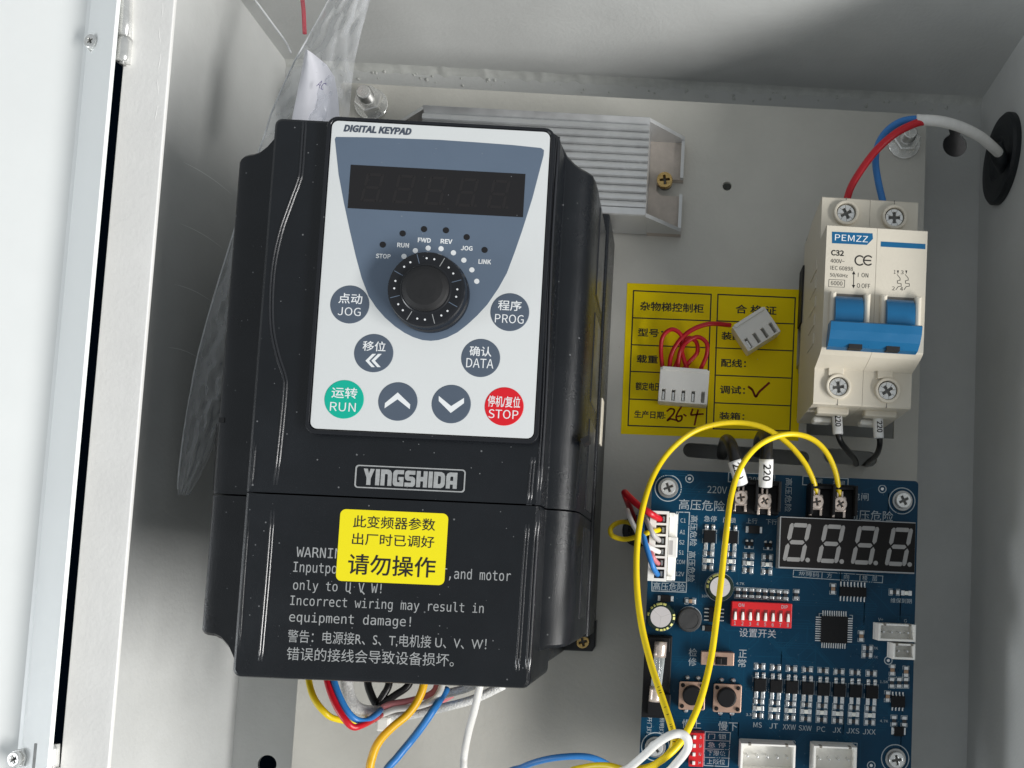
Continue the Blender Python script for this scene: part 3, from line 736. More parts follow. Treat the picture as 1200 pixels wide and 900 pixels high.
# ------------------------------------------------------------------ circuit breaker
BX, BY, BZ = 54.6, 114.5, 48.9
mcb = thing('circuit_breaker', 'cream two pole circuit breaker with a blue toggle bar', 'circuit breaker', (BX, BY, 0), -0.010)
WB, HB, DF = 35.8, 77.5, 62.4
f0, f1 = -16.4, -60.9
b = MB()
vsq = [(0, 0), (WB, 0), (WB, -HB), (0, -HB)]
for k in range(2):
    x0, x1 = k*WB/2+0.06, (k+1)*WB/2-0.06
    side = [(-HB+1.5, 8), (-HB, 10), (-HB, BZ-0.5), (-HB+0.5, BZ), (f1-3.6, BZ), (f1-1.2, DF-3.4), (f1, DF-0.4), (f1+0.5, DF), (f0-0.4, DF), (f0, DF-0.5), (f0, BZ), (-0.5, BZ), (0, BZ-0.5), (0, 26), (-2.2, 14), (-2.2, 8)]
    n = len(side)
    b.add([(x, y, z) for x in (x0, x1) for y, z in side], [[i, (i+1) % n, n+(i+1) % n, n+i] for i in range(n)] + [list(range(n))[::-1], list(range(n, 2*n))], 'breaker_white')
b.box(0.3, WB-0.3, -HB+2, -1, 10, BZ-0.4, 'breaker_seam')
for k in range(2):                            # wire entry slits and cheeks by the toggles
    cx = WB*(0.25+0.5*k)
    b.box(cx-0.12, cx+0.12, -3.6, 0.02, BZ-1, BZ+0.03, 'breaker_seam'); b.box(cx-0.12, cx+0.12, -HB-0.02, -HB+5, BZ-1, BZ+0.03, 'breaker_seam')
    for s in (-1, 1): b.prism([(cx+s*6.0-1.1, -55.0), (cx+s*6.0+1.1, -55.0), (cx+s*6.0+1.1, -41.0), (cx+s*6.0-1.1, -41.0)], DF-0.2, DF+2.6, 'breaker_white', 0.9)
    b.box(cx-5, cx+5, -53, -41, DF-3, DF+0.03, 'breaker_seam')
    b.box(cx-4.0, cx+1.6, f1-6.2, f1-1.5, BZ-0.3, BZ+1.0, 'breaker_white', 0.3)
for k in range(5):                            # ridges on the left side
    b.box(-0.25, 0.1, -26-k*7, -22-k*7, 30, 44, 'breaker_white', 0.1)
b.box(-0.7, -0.05, -36, -12, 2, 11, 'black_matt')
case = obj('case', b, mcb, True)
def lp(px, py, z):                            # a photograph pixel in the breaker's own frame
    p = at(px, py, z); return rot2((p.x-BX, p.y-BY), 0.010)
b = MB(); Z = DF+0.05
def bt(body, px, py, w, h, m='print_black', **k):
    c = lp(px, py, DF); b.text(body, c[0], c[1], Z+(0.03 if m == 'print_white' else 0), mm(w, DF), mm(h, DF), m, **k)
lgo = [(975, 271.5), (1022.5, 273.5), (1023, 280), (1016, 287), (975, 285)]
b.prism([lp(x, y, DF) for x, y in lgo], DF-0.05, Z, 'breaker_blue')
b.prism([lp(x, y, DF) for x, y in ((1032.3, 283), (1084.5, 286), (1084.3, 292), (1032, 289))], DF-0.05, Z, 'breaker_blue')
bt('PEMZZ', 997.8, 279.3, 40, 7.6, 'print_white', bold=0.0)
bt('C32', 981.5, 296.5, 15.5, 7, bold=0.012); bt('400V~', 981.5, 306, 17, 5); bt('IEC 60898', 986.5, 314.5, 27, 5); bt('50/60Hz', 983, 323, 21.5, 5.4)
bt('6000', 980.5, 332, 14, 5.2)
r0 = [lp(x, y, DF) for x, y in ((971.5, 327.5), (990, 328.3), (989.5, 336.7), (971, 336))]; b.line(r0, 0.14, Z, 'print_black', True)
bt('I  ON', 1011.5, 322.5, 12.5, 5.4); bt('O OFF', 1012, 335, 16, 5.6)
a0, a1 = lp(1000.5, 321.5, DF), lp(1000.3, 334, DF); b.line([a0, a1], 0.25, Z, 'print_black')
for c, s in ((a0, 1), (a1, -1)): b.prism([(c[0]-0.6, c[1]), (c[0]+0.6, c[1]), (c[0], c[1]+s*1.2)], DF-0.05, Z, 'print_black')
for ex, a_, e_ in ((1007.5, 50, 310), (1017.5, 50, 310)):   # CE mark
    c = lp(ex, 305.3, DF); pts = [(c[0]+1.6*math.cos(math.radians(t)), c[1]+1.65*math.sin(math.radians(t))) for t in range(a_, e_+1, 13)]
    b.line(pts, 0.46, Z, 'print_black')
    if ex > 1010: b.line([(c[0]-1.5, c[1]), (c[0]+0.8, c[1])], 0.46, Z, 'print_black')
for px in (1052.5, 1062):                     # trip symbols
    pts = [(px-1, 322), (px+2.3, 326), (px+2.3, 328.5), (px-0.8, 329), (px-0.8, 332), (px+3.6, 332.5), (px+3.6, 335.5), (px, 336), (px-2.5, 339.5)]
    b.line([lp(x, y, DF) for x, y in pts], 0.18, Z, 'print_black')
bt('1', 1048.5, 318.7, 2, 4.6); bt('3', 1057.3, 319.2, 3.2, 4.6); bt('2', 1047, 338, 3.2, 4.6); bt('4', 1056.5, 338.6, 3.4, 4.6)
for px in (1052.2, 1062): b.prism([lp(px-1, 317, DF), lp(px+1.2, 317, DF), lp(px+0.1, 321, DF)], DF-0.05, Z, 'print_black')
obj('front_print', b, case, True)
b = MB()                                      # toggle: two levers joined by one bar
tq0, tq1 = lp(973.5, 376, 70), lp(1080.5, 380, 70); bx0, bx1, bdy = tq0[0], tq1[0], tq0[1]+49.9
for k in range(2):
    cx = WB*(0.25+0.5*k) - 0.6; vs = []; n = 10
    for i in range(n+1):
        t = i/n; a = math.radians(100 - 85*t); vs += [(cx-4.8, -49.5 + 9.0*math.cos(a)*-1 + 8.2, DF-2.0+6.2*math.sin(math.radians(25+110*t))), (cx+4.8, -49.5 + 9.0*math.cos(a)*-1 + 8.2, DF-2.0+6.2*math.sin(math.radians(25+110*t)))]
    pr_ = [(-41.6, DF-1), (-42.6, DF+2.0), (-44.2, DF+3.6), (-46.2, DF+4.6), (-48.4, DF+5.0), (-51, DF+5.0), (-53.5, DF+4), (-55, DF-1)]
    n = len(pr_)
    b.add([(x, y, z) for x in (cx-4.8, cx+4.8) for y, z in pr_], [[i, i+1, n+i+1, n+i] for i in range(n-1)], 'breaker_blue', True)
    b.add([(x, y, z) for x in (cx-4.8, cx+4.8) for y, z in pr_], [list(range(n)), list(range(n, 2*n))[::-1]], 'breaker_blue')
bar = [(-49.6, DF+4), (-49.7, DF+9.2), (-50.3, DF+10.0), (-53.0, DF+9.4), (-55.6, DF+7.6), (-57.6, DF+5.2), (-58.0, DF+2.4), (-56.0, DF+1.6)]
bar = [(y+bdy, z-1.5) for y, z in bar]; n = len(bar)
for x0, x1 in ((1.0, 9.0), (13.6, 21.6), (26.2, 34.8)): pass
b.add([(x, y, z) for x in (bx0, bx1) for y, z in bar], [[i, (i+1) % n, n+(i+1) % n, n+i] for i in range(n)] + [list(range(n))[::-1], list(range(n, 2*n))], 'breaker_blue')
for cx in (8.6, 21.6): b.box(cx, cx+4.6, -58.1+bdy, -55.4+bdy, DF+1.7, DF+4.9, 'black_matt')
obj('toggle', b, mcb, True)
for px, py, a in ((991, 250.5, 0.5), (1047.5, 255.5, 0.05), (982, 453.5, 0.15), (1039.5, 458, 0.6)):
    c = lp(px, py, BZ); b = MB()
    b.flat(circle(c[0], c[1], 4.6, 32), [circle(c[0], c[1], 3.55, 32)], BZ-0.4, BZ+1.5, 'breaker_white', 0.35)
    b.cyl(c[0], c[1], 3.6, BZ-0.2, BZ+0.04, 'recess_dark')
    b.flat(circle(c[0], c[1]-0.15, 3.25, 32), [cross_poly(c[0], c[1]-0.15, 2.1, 0.55, a)], BZ-0.1, BZ+0.8, 'steel', 0.2)
    for k in range(8):
        aa = a + math.pi/4*k + math.pi/8; p0, p1 = [(c[0]+r*math.cos(aa), c[1]-0.15+r*math.sin(aa)) for r in (1.7, 3.0)]
        b.line([p0, p1], 0.14, BZ+0.81, 'recess_dark')
    obj('terminal_screw', b, mcb, True)
for k in range(2):
    cx = WB*(0.25+0.5*k) - 1; b = MB()
    b.box(cx-5.5, cx+6.5, -HB-2.2, -HB+0.4, 38, 43, 'breaker_white', 0.6); b.box(cx-5.5, cx+1.5, -HB-4.2, -HB-2.0, 30, 36, 'nylon', 0.8)
    obj('clamp', b, mcb, True)
rail = MB(); rx_ = (BX-0.6, BX+WB+2); ry_ = BY-HB/2
rail.box(rx_[0], rx_[1], ry_-13.5, ry_+13.5, 0.02, 1.0, 'steel_dull')
for s in (-1, 1):
    rail.box(rx_[0], rx_[1], ry_+s*13.5-0.5, ry_+s*13.5+0.5, 0.5, 7.4, 'steel_dull'); rail.box(rx_[0], rx_[1], min(ry_+s*13.5, ry_+s*17.5), max(ry_+s*13.5, ry_+s*17.5), 6.4, 7.4, 'steel_dull')
single('din_rail', rail, 'short steel mounting rail that carries the cream circuit breaker', 'mounting rail')

# ------------------------------------------------------------------ inspection label
lab = MB(); ZS = 0.12
A = [axy(x, y, ZS) for x, y in ((735, 331.6), (942.7, 339.6), (935.5, 516.7), (727.5, 508.4))]
def bil(u, v):
    t = Vector(A[0]).lerp(Vector(A[1]), u); q_ = Vector(A[3]).lerp(Vector(A[2]), u); return t.lerp(q_, v).to_tuple()
lab.prism(A, 0.01, ZS, 'paper_yellow')
def lpx(x, y): return axy(720 + x/5, 320 + y/5, ZS)
def lbox(p): lab.line([lpx(*q_) for q_ in p], 0.55, ZS+0.03, 'print_black', True)
lbox([(113, 103), (567, 125), (537, 910), (80, 893)]); lbox([(607, 125), (1060, 145), (1028, 925), (580, 912)])
for ya_, xl, xr in ((262, 107, 561), (420, 101, 555), (576, 95, 549), (738, 88, 543)): lab.line([lpx(xl, ya_), lpx(xr, ya_+18)], 0.5, ZS+0.04, 'print_black')
for ya_, xl, xr in ((280, 600, 1053), (438, 594, 1047), (598, 590, 1040), (760, 585, 1034)): lab.line([lpx(xl, ya_), lpx(xr, ya_+18)], 0.5, ZS+0.04, 'print_black')
lr = 0.006
def lt(body, x, y, w, h, bo=0.022): c = lpx(x, y); lab.text(body, c[0], c[1], ZS+0.05, mm(w/5, ZS), mm(h/5, ZS), 'print_black', rot=lr, bold=bo)
lt('\u6742\u7269\u68af\u63a7\u5236\u67dc', 337, 200, 380, 55, 0.02); lt('\u578b\u53f7\uff1a', 212, 350, 150, 50); lt('\u8f7d\u91cd\uff1a', 205, 505, 150, 50)
lt('\u989d\u5b9a\u7535\u538b\uff1a', 205, 665, 165, 50); lt('\u751f\u4ea7\u65e5\u671f:', 208, 830, 185, 46)
lt('\u5408 \u683c \u8bc1', 830, 215, 245, 55, 0.02); lt('\u88c5\u914d\uff1a', 700, 370, 150, 50); lt('\u914d\u7ebf\uff1a', 698, 528, 150, 50)
lt('\u8c03\u8bd5\uff1a', 692, 685, 150, 50); lt('\u88c5\u7bb1\uff1a', 688, 838, 150, 46)
def ink(pts, w):
    P = smooth_path([(*lpx(x, y), 0) for x, y in pts], 5)
    lab.line([(p.x, p.y) for p in P], w, ZS+0.06, 'ink_red')
ink([(310, 808), (330, 795), (350, 802), (345, 825), (312, 862), (330, 855), (362, 862)], 0.7)
ink([(392, 785), (372, 815), (362, 845), (372, 868), (392, 860), (394, 838), (372, 840)], 0.7)
ink([(408, 830), (418, 836)], 0.7); ink([(458, 800), (450, 830), (485, 828), (518, 826)], 0.7); ink([(490, 805), (480, 840), (470, 888)], 0.75)
ink([(788, 668), (808, 685), (828, 722), (850, 695), (905, 645)], 0.9)
single('inspection_label', lab, 'yellow printed form sticker with handwritten red tick on the grey plate', 'label')

# ------------------------------------------------------------------ control board
ZPB = 34.0
pcbx0, pcbx1 = -3.5, 97.4; pcby1, pcby0 = 12.3, -128.0
brd = thing('control_board', 'blue printed circuit board crowded with chips, red switches and a four digit display', 'circuit board', ((pcbx0+pcbx1)/2, (pcby0+pcby1)/2, 0))
P = lambda px, py, z=ZPB: axy(px, py, z)
k_ = (CAM.z-ZPB)/FPX                          # mm per photograph pixel on the board
b = MB()
scr = [P(783, 572), P(1057, 587), P(1049, 889), P(768, 875)]
b.flat(rrect(pcbx0, pcbx1, pcby0, pcby1, 1.5), [circle(*c, 1.8, 16) for c in scr], ZPB-1.6, ZPB, 'pcb_blue')
for i in range(90):                           # copper tracks under the solder mask
    x, y = random.uniform(pcbx0+4, pcbx1-4), random.uniform(pcby0+30, pcby1-4); pts = [(x, y)]
    d = random.choice([0, 90, 180, 270])
    for s in range(random.randint(2, 4)):
        l = random.uniform(4, 16); a = math.radians(d); nx, ny = pts[-1][0]+l*math.cos(a), pts[-1][1]+l*math.sin(a)
        nx = min(max(nx, pcbx0+2), pcbx1-2); ny = min(max(ny, pcby0+20), pcby1-2); pts.append((nx, ny)); d += random.choice([-45, 45])
    for o_ in range(random.choice([1, 1, 3])): b.line([(u, v+o_*0.9) for u, v in pts], 0.3, ZPB+0.006+0.0004*i, 'pcb_trace')
for i in range(150):
    x, y = random.uniform(pcbx0+4, pcbx1-3), random.uniform(pcby0+22, pcby1-5)
    b.lathe(x, y, [(0.34, ZPB+0.012), (0.33, ZPB+0.03), (0.14, ZPB+0.032)], 'pcb_trace', 10); b.cyl(x, y, 0.13, ZPB, ZPB+0.036, 'recess_dark', 8)
pcb = obj('board', b, brd)
b = MB(); ZQ = ZPB+0.03
def st(body, px, py, w, h, rot=0.0, **k): c = P(px, py); b.text(body, c[0], c[1], ZQ+0.01, w*k_, h*k_, 'silk', rot=rot, **k)
def sl(pts, w=0.32, closed=True): b.line([P(*p) for p in pts], w, ZQ, 'silk', closed)
HV = '\u9ad8\u538b\u5371\u9669'
st('220V', 840.5, 574, 23, 8.5); st(HV, 822.5, 592, 54, 12.5); st(HV, 1020, 604, 54, 12); st('\u5305\u95f8', 1008, 582, 20, 9)
st(HV, 924, 580, 40, 8, -math.pi/2); st(HV, 813, 622, 36, 8.5, -math.pi/2); st(HV, 810.5, 664, 36, 8.5, -math.pi/2); st(HV, 784, 687.5, 37, 9.5)
st('\u6025\u505c', 832.5, 608, 15, 7); st('\u95e8\u9501', 855, 609.5, 15, 6.5); st('\u4e0a\u884c', 881, 610.5, 13, 6.5); st('\u4e0b\u884c', 904, 611.5, 13, 6.5)
st('\u62b1\u95f8', 957, 564, 13, 7); st('\u62b1\u95f8', 983, 566.5, 14, 7); st('220V', 882, 562, 20, 6)
sl([(941, 558), (994, 561), (993.5, 571), (940.5, 568)]); sl([(854, 553.5), (908, 556), (907.5, 567), (853.5, 564.5)])
sl([(793, 600), (808, 600.5), (804, 694), (764, 692.5), (764, 680.5), (790, 682)]); sl([(795, 600), (790, 682), (804.5, 682.5)], closed=False)
for tx, yy in (('C1', 610), ('A1', 623.5), ('S2', 635.5), ('S1', 647.5), ('COM', 658.5), ('12V', 672.5)):
    st(tx, 800.5-(yy-610)*0.06, yy, 6 if len(tx) == 2 else 10, 5)
sl([(930, 668), (1034.5, 675), (1034, 683), (929.5, 676)], 0.25); st('\u6545\u969c\u7801', 948, 673, 24, 6); st('\u65b9', 972, 674.5, 6, 6); st('\u5411', 992, 676, 6, 6); st('\u697c', 1013.5, 677.3, 6, 6); st('\u5c42', 1025, 678, 6, 6)
sl([(963.5, 670.5), (963, 678.5)], 0.25, False); sl([(1008, 673.5), (1007.5, 681)], 0.25, False)
st('\u8bbe\u7f6e\u5f00\u5173', 888, 742, 43, 10); st('\u68c0', 812, 764.5, 9.5, 9.5); st('\u4fee', 811.4, 775.5, 9.5, 9.5); st('\u6b63', 870.4, 766, 9.5, 9); st('\u5e38', 869.5, 777, 9.5, 9.5)
st('\u6162\u4e0a', 810.5, 848.5, 22, 10.5); st('\u6162\u4e0b', 853, 851, 22.5, 10.5)
st('V+', 1032, 726, 6, 3.6); st('G', 1061, 727.5, 3.2, 3.8); st('\u7ef4\u4fdd\u5230\u671f', 1056, 704, 25, 5.6)
sl([(826.5, 857.5), (856, 858.5), (853.5, 898.5), (825, 897)], 0.25)
for yy in (868, 878, 888): sl([(826, yy-0.5), (855, yy+0.5)], 0.2, False)
for tx, yy in (('\u95e8 \u9501', 863), ('\u6025 \u505c', 873), ('\u4e0b\u9650\u4f4d', 882.5), ('\u4e0a\u9650\u4f4d', 892.5)): st(tx, 840.5-(yy-863)*0.05, yy, 21, 6.2)
ops = [(890.3, 802.5, 'MS'), (909, 803.8, 'JT'), (927.5, 805, 'XXW'), (946, 806.2, 'SXW'), (964.6, 807.4, 'PC'), (983.2, 808.6, 'JX'), (1002, 809.5, 'JXS'), (1021, 810.6, 'JXX')]
for px, py, tx in ops: st(tx, px-2.5, py+47, 5.2*len(tx)-0.6, 6)
for c, r in ((P(783, 572), 16), (P(1057, 587), 16), (P(1049, 889), 16.5), (P(768, 875), 16.5)):
    b.flat(circle(c[0], c[1], r*k_, 48), [circle(c[0], c[1], (r-1.1)*k_, 48)], ZPB, ZQ, 'silk')
for px, py in ((808, 561), (1034, 573), (1021, 897), (1041, 774)):
    c = P(px, py); b.flat(circle(*c, 1.6, 24), [circle(*c, 1.25, 24)], ZPB, ZQ, 'silk'); b.cyl(*c, 0.6, ZPB, ZPB+0.05, 'solder', 12)
for cx, cy, r in ((775, 723, 16.5), (843, 688, 17), (808, 725, 14.5)):
    c = P(cx, cy); b.flat(circle(*c, r*k_, 40), [circle(*c, (r-0.8)*k_, 40)], ZPB, ZQ, 'silk')
sl([(868, 865.5), (932, 868.5), (931.5, 873)], 0.25, False); sl([(952.5, 868.5), (1004.5, 871), (1004, 876)], 0.25, False)
sl([(960, 723), (960, 719), (964, 719)], 0.25, False); sl([(996, 721), (999, 721.2), (998.8, 726)], 0.25, False)
for px, py, tx in ((826, 698.5, '10K'), (867.5, 684, '4.7K'), (776, 689.5, ''), (1024, 759.5, '4.7K'), (1024, 770, '4.7K'), (1036, 799, '1.5K'), (1036, 845, '4.7K'), (879, 837.5, '3.3K')):
    if tx: st(tx, px, py, 2.4*len(tx), 3)
for tx, px, py in (('\u5f00\u95e8\u706f', 761, 850), ('\u7167\u660e\u706f', 775.5, 850)): st(tx, px, py, 20, 5.5, -math.pi/2)
obj('silkscreen', b, brd)
# screws
for c, a in zip(scr, (0.4, 0.5, 0.2, 0.7)):
    b = MB(); screw_mb(b, c[0], c[1], ZPB, 9.0*k_, 2.0, 'steel', a, washer=12*k_); b.cyl(c[0], c[1], 3.0, 0.02, ZPB-1.6, 'steel_dull', 12)
    obj('board_screw', b, brd)
# four digit display
b = MB(); c0, c1 = P(914.2, 605, 42), P(911.7, 665.8, 42)
sx0 = (c0[0]+c1[0])/2; sy1 = c0[1]; sy0 = sy1-19.0; sx1 = sx0+50.3
b.box(sx0, sx1, sy0, sy1, ZPB+0.3, 42.0, 'display_side', 0.15)
b.prism([(sx0+0.5, sy0+0.5), (sx1-0.1, sy0+0.5), (sx1-0.1, sy1-0.4), (sx0+0.5, sy1-0.4)], 41.9, 42.06, 'display_face')
for k in range(4): seg_digit(b, sx0+6.6+12.55*k, (sy0+sy1)/2+0.2, 7.9, 14.2, 1.55, 42.12, 'segment_grey')
obj('digit_display', b, brd)
# terminal blocks with their screws
for xa_, xb_, scs in ((856, 911, ((868, 583), (896, 587))), (944.5, 998, ((957, 588), (984.5, 590.5)))):
    y_t, y_b = P(xa_, scs[0][1]-20)[1], P(xa_, scs[0][1]+19)[1]; X0, X1 = P(xa_, 585)[0], P(xb_, 585)[0]
    b = MB(); b.box(X0, X1, y_b, y_t, ZPB+0.05, ZPB+5.5, 'chip', 0.3)
    xm = (X0+X1)/2
    for xx in (X0+0.5, xm, X1-0.5): b.box(xx-0.5, xx+0.5, y_b+0.8, y_t-0.8, ZPB+5.3, ZPB+11.0, 'chip', 0.2)
    b.box(X0+0.4, X1-0.4, y_t-2.2, y_t-1.2, ZPB+5, ZPB+8.5, 'chip', 0.2)
    tb = obj('terminal_block', b, brd)
    for i, (px, py) in enumerate(scs):
        c = P(px, py, ZPB+8); b = MB()
        b.prism(rrect(c[0]-2.7, c[0]+2.7, c[1]-2.8, c[1]+2.9, 0.8), ZPB+5.3, ZPB+6.6, 'nickel_warm', 0.35)
        for s in (-1, 1): b.box(c[0]+s*0.9-0.4, c[0]+s*0.9+0.4, c[1]+2.4, c[1]+4.8, ZPB+6.2, ZPB+7.4, 'nickel_warm', 0.2)
        for s in (-1, 1): b.box(c[0]+s*2.0-0.5, c[0]+s*2.0+0.5, c[1]-5.0, c[1]-2.6, ZPB+5.6, ZPB+6.3, 'nickel_warm', 0.2)
        screw_mb(b, c[0], c[1], ZPB+6.6, 2.6, 1.9, 'nickel_warm', 0.2+0.4*i, cl=0.55, cw=0.13)
        obj('terminal_screw', b, tb)
# six way plug connector at the left edge
b = MB(); A0, A1 = P(762, 599, 42), P(783, 680, 42)
X0, X1 = (P(763, 600, 42)[0]+P(758, 679, 42)[0])/2, (P(784, 600, 42)[0]+P(781, 680, 42)[0])/2; Y1, Y0 = P(773, 599, 42)[1], P(770, 681, 42)[1]
pit = (Y1-Y0-1.4)/6
hol = [[(X0+2.3, Y1-0.7-pit*k-0.4), (X1-0.9, Y1-0.7-pit*k-0.4), (X1-0.9, Y1-0.7-pit*(k+1)+0.4), (X0+2.3, Y1-0.7-pit*(k+1)+0.4)] for k in range(6)]
b.flat([(X0, Y0), (X1, Y0), (X1, Y1), (X0, Y1)], hol, ZPB+3.5, 43, 'nylon', 0.1)
b.box(X0+0.3, X1-0.3, Y0+0.3, Y1-0.3, ZPB+0.05, ZPB+4.6, 'nylon_dark')
for k in range(6): b.box(X1-2.4, X1-1.4, hol[k][2][1]+0.6, hol[k][0][1]-0.6, ZPB+4.6, 40.5, 'solder', 0.15)
b.box(X1+0.2, X1+3.2, Y0+0.5, Y1-0.5, ZPB+0.05, 39.0, 'nylon', 0.3)
for yy in (Y1-1.2, Y0+1.2): b.box(X1+0.1, X1+2.2, yy-0.8, yy+0.8, 39, 42, 'nylon', 0.2)
b.box(X1+0.1, X1+3.6, (Y0+Y1)/2-4.0, (Y0+Y1)/2+3.6, 38.8, 42.2, 'nylon', 0.4)
b.box(X1+0.4, X1+1.9, (Y0+Y1)/2-3.0, (Y0+Y1)/2+2.2, 42.1, 42.3, 'wire_grey')
obj('plug_connector', b, brd)
# red switch banks
def dip(px0, py0, px1, py1, n, horiz=True):
    b = MB(); a, c = P(px0, py0, 40), P(px1, py1, 40); x0, x1, y1, y0 = a[0], c[0], a[1], c[1]
    b.box(x0, x1, y0, y1, ZPB+0.3, 40, 'dip_red', 0.25)
    for k in range(n):
        if horiz:
            cx = x0+(x1-x0)*(k+0.5)/n; ym = (y0+y1)/2-0.1
            b.box(cx-0.75, cx+0.75, ym-2.2, ym+2.0, 39.7, 40.03, 'dip_slot'); b.prism([(cx-0.55, ym-2.1), (cx+0.55, ym-2.1), (cx+0.5, ym-0.6), (cx+0.3, ym+0.9), (cx-0.3, ym+0.9), (cx-0.5, ym-0.6)], 39.8, 40.9, 'nylon', 0.25)
            b.text(str(k+1), cx, y0+1.1, 40.06, 0.7, 1.35, 'silk')
        else:
            cy = y0+(y1-y0)*(k+0.5)/n; xm = x0+(x1-x0)*0.26
            b.box(xm-1.0, xm+1.0, cy-0.7, cy+0.7, 39.7, 40.03, 'dip_slot'); b.box(xm-0.1, xm+0.9, cy-0.65, cy+0.65, 39.8, 41.0, 'nylon', 0.15)
            b.text(str(k+1), x0+(x1-x0)*0.75, cy, 40.06, 1.3, 0.8, 'silk', rot=-math.pi/2)
    if horiz: b.text('ON', x0+2.8+0.7, y1-1.3, 40.06, 2.1, 1.25, 'silk'); b.text('DIP', x1-2.8, y1-1.3, 40.06, 2.3, 1.25, 'silk')
    obj('dip_switch', b, brd)
dip(857.8, 704.5, 927.5, 736.5, 8); dip(808.5, 858.5, 824, 899, 4, False)
# round parts
def capacitor(px, py, r, top, marks):
    b = MB(); z1 = ZPB+top; c = P(px, py, z1)
    b.lathe(c[0], c[1], [(r*0.94, ZPB+0.05), (r, ZPB+0.6), (r*0.96, ZPB+1.6), (r, ZPB+2.2), (r, z1-0.7), (r*0.95, z1-0.15), (r*0.82, z1), (r*0.72, z1-0.05)], 'cap_sleeve', 40)
    b.cyl(c[0], c[1], r*0.74, z1-0.5, z1+0.02, 'cap_top', 36)
    for a in (20, 140, 265): b.line([(c[0], c[1]), (c[0]+r*0.72*math.cos(math.radians(a)), c[1]+r*0.72*math.sin(math.radians(a)))], 0.14, z1+0.03, 'wire_grey')
    for a0_, a1_ in marks:
        n = max(2, int((a1_-a0_)/5)); vs = []
        for i in range(n+1):
            t = math.radians(a0_+(a1_-a0_)*i/n)
            vs += [(c[0]+rr*math.cos(t), c[1]+rr*math.sin(t), zz) for rr, zz in ((r*1.012, z1-1.6), (r*1.012, z1-0.7), (r*0.965, z1-0.1), (r*0.86, z1+0.03))]
        b.add(vs, [[i*4+k, (i+1)*4+k, (i+1)*4+k+1, i*4+k+1] for i in range(n) for k in range(3)], 'cap_print', True)
    obj('capacitor', b, brd)
capacitor(774.5, 723, 5.1, 9, [(68, 82), (86, 112), (118, 126), (132, 142), (162, 176), (-10, 2), (6, 14), (-40, -28), (-62, -52), (-76, -67), (-92, -80), (-110, -98)])
capacitor(844, 688, 5.0, 9, [(100, 128), (134, 146), (152, 164), (172, 186)])
b = MB(); c = P(808, 726.5, 40); b.lathe(c[0], c[1], [(4.6, ZPB+0.05), (4.6, ZPB+3.0), (4.4, 39.6), (4.0, 40), (3.3, 40.05), (3.2, 39.9)], 'ferrite', 36); obj('inductor', b, brd)
# small switches
for x0_, y0_, x1_, y1_, px, py in ((795.5, 798, 826.5, 833, 811.3, 816), (835.7, 800.7, 869, 836, 852.2, 818.4)):
    b = MB(); a, c = P(x0_+0.8, y0_+0.4, 38.5), P(x1_-0.8, y1_-0.4, 38.5); m_ = P(px, py, 43)
    b.box(a[0]+0.2, c[0]-0.2, c[1]+0.2, a[1]-0.2, ZPB+0.05, 37.9, 'chip', 0.3)
    b.prism(rrect(a[0], c[0], c[1], a[1], 0.7), 37.9, 38.5, 'switch_plate', 0.2)
    for sx in (0, 1):
        for sy in (0, 1):
            b.lathe(a[0]+1.3+sx*(c[0]-a[0]-2.6), c[1]+1.3+sy*(a[1]-c[1]-2.6), [(0.75, 38.4), (0.75, 39.0), (0.5, 39.3)], 'chip', 14)
    b.lathe(m_[0], m_[1], [(3.55, 38.4), (3.5, 41.6), (3.3, 42.1), (2.9, 42.3)], 'chip', 36)
    for sx, sy in ((0.3, 1), (0.72, 1), (0.3, -1), (0.72, -1)):
        y = a[1]+0.9 if sy > 0 else c[1]-0.9
        b.lathe(a[0]+sx*(c[0]-a[0]), y, [(0.95, ZPB+0.02), (0.8, ZPB+0.5), (0.4, ZPB+0.9)], 'solder', 14)
    obj('push_button', b, brd)
b = MB(); a, c = P(822, 763.5, 39), P(860, 780.5, 39)
b.prism(rrect(a[0], c[0], c[1], a[1], 0.3), ZPB+0.05, 39, 'switch_plate', 0.25)
w0, w1 = P(838.5, 769.5, 39), P(852, 779.5, 39); b.box(w0[0], w1[0], w1[1], w0[1], 38.8, 39.05, 'chip'); b.box(w0[0]+0.3, w0[0]+2.2, w1[1]+0.3, w0[1]-0.2, 39, 41.5, 'chip', 0.3)
obj('slide_switch', b, brd)
# fuse and holder
b = MB(); a, c = P(755, 744, 37), P(790, 842, 37)
b.box((P(757, 744)[0]+P(751, 842)[0])/2, P(786, 790)[0], c[1], a[1], ZPB+0.05, ZPB+3.5, 'chip', 0.3)
for (py0, py1) in ((746, 764), (812, 838)):
    q0, q1 = P(760, py0, 38), P(785, py1, 38); b.box(q0[0], q1[0], q1[1], q0[1], ZPB+3.3, ZPB+5.5, 'chip', 0.3)
fh = obj('fuse_holder', b, brd)
E1, E2, E3, E4 = at(774.5, 752, 41), at(773, 770, 41), at(769, 804, 41), at(767.5, 822, 41)
b = MB(); b.tube([E1, (E1+E2)/2, E2], 2.3, 'nickel_warm', 18, 2); b.tube([E3, (E3+E4)/2, E4], 2.3, 'nickel_warm', 18, 2)
b.tube([E2, (E2+E3)/2, E3], 2.0, 'glass_tube', 18, 2); b.tube([E2, (E2+E3)/2+Vector((0.4, 0, 0.3)), E3], 0.12, 'steel', 6, 4)
obj('glass_fuse', b, fh)
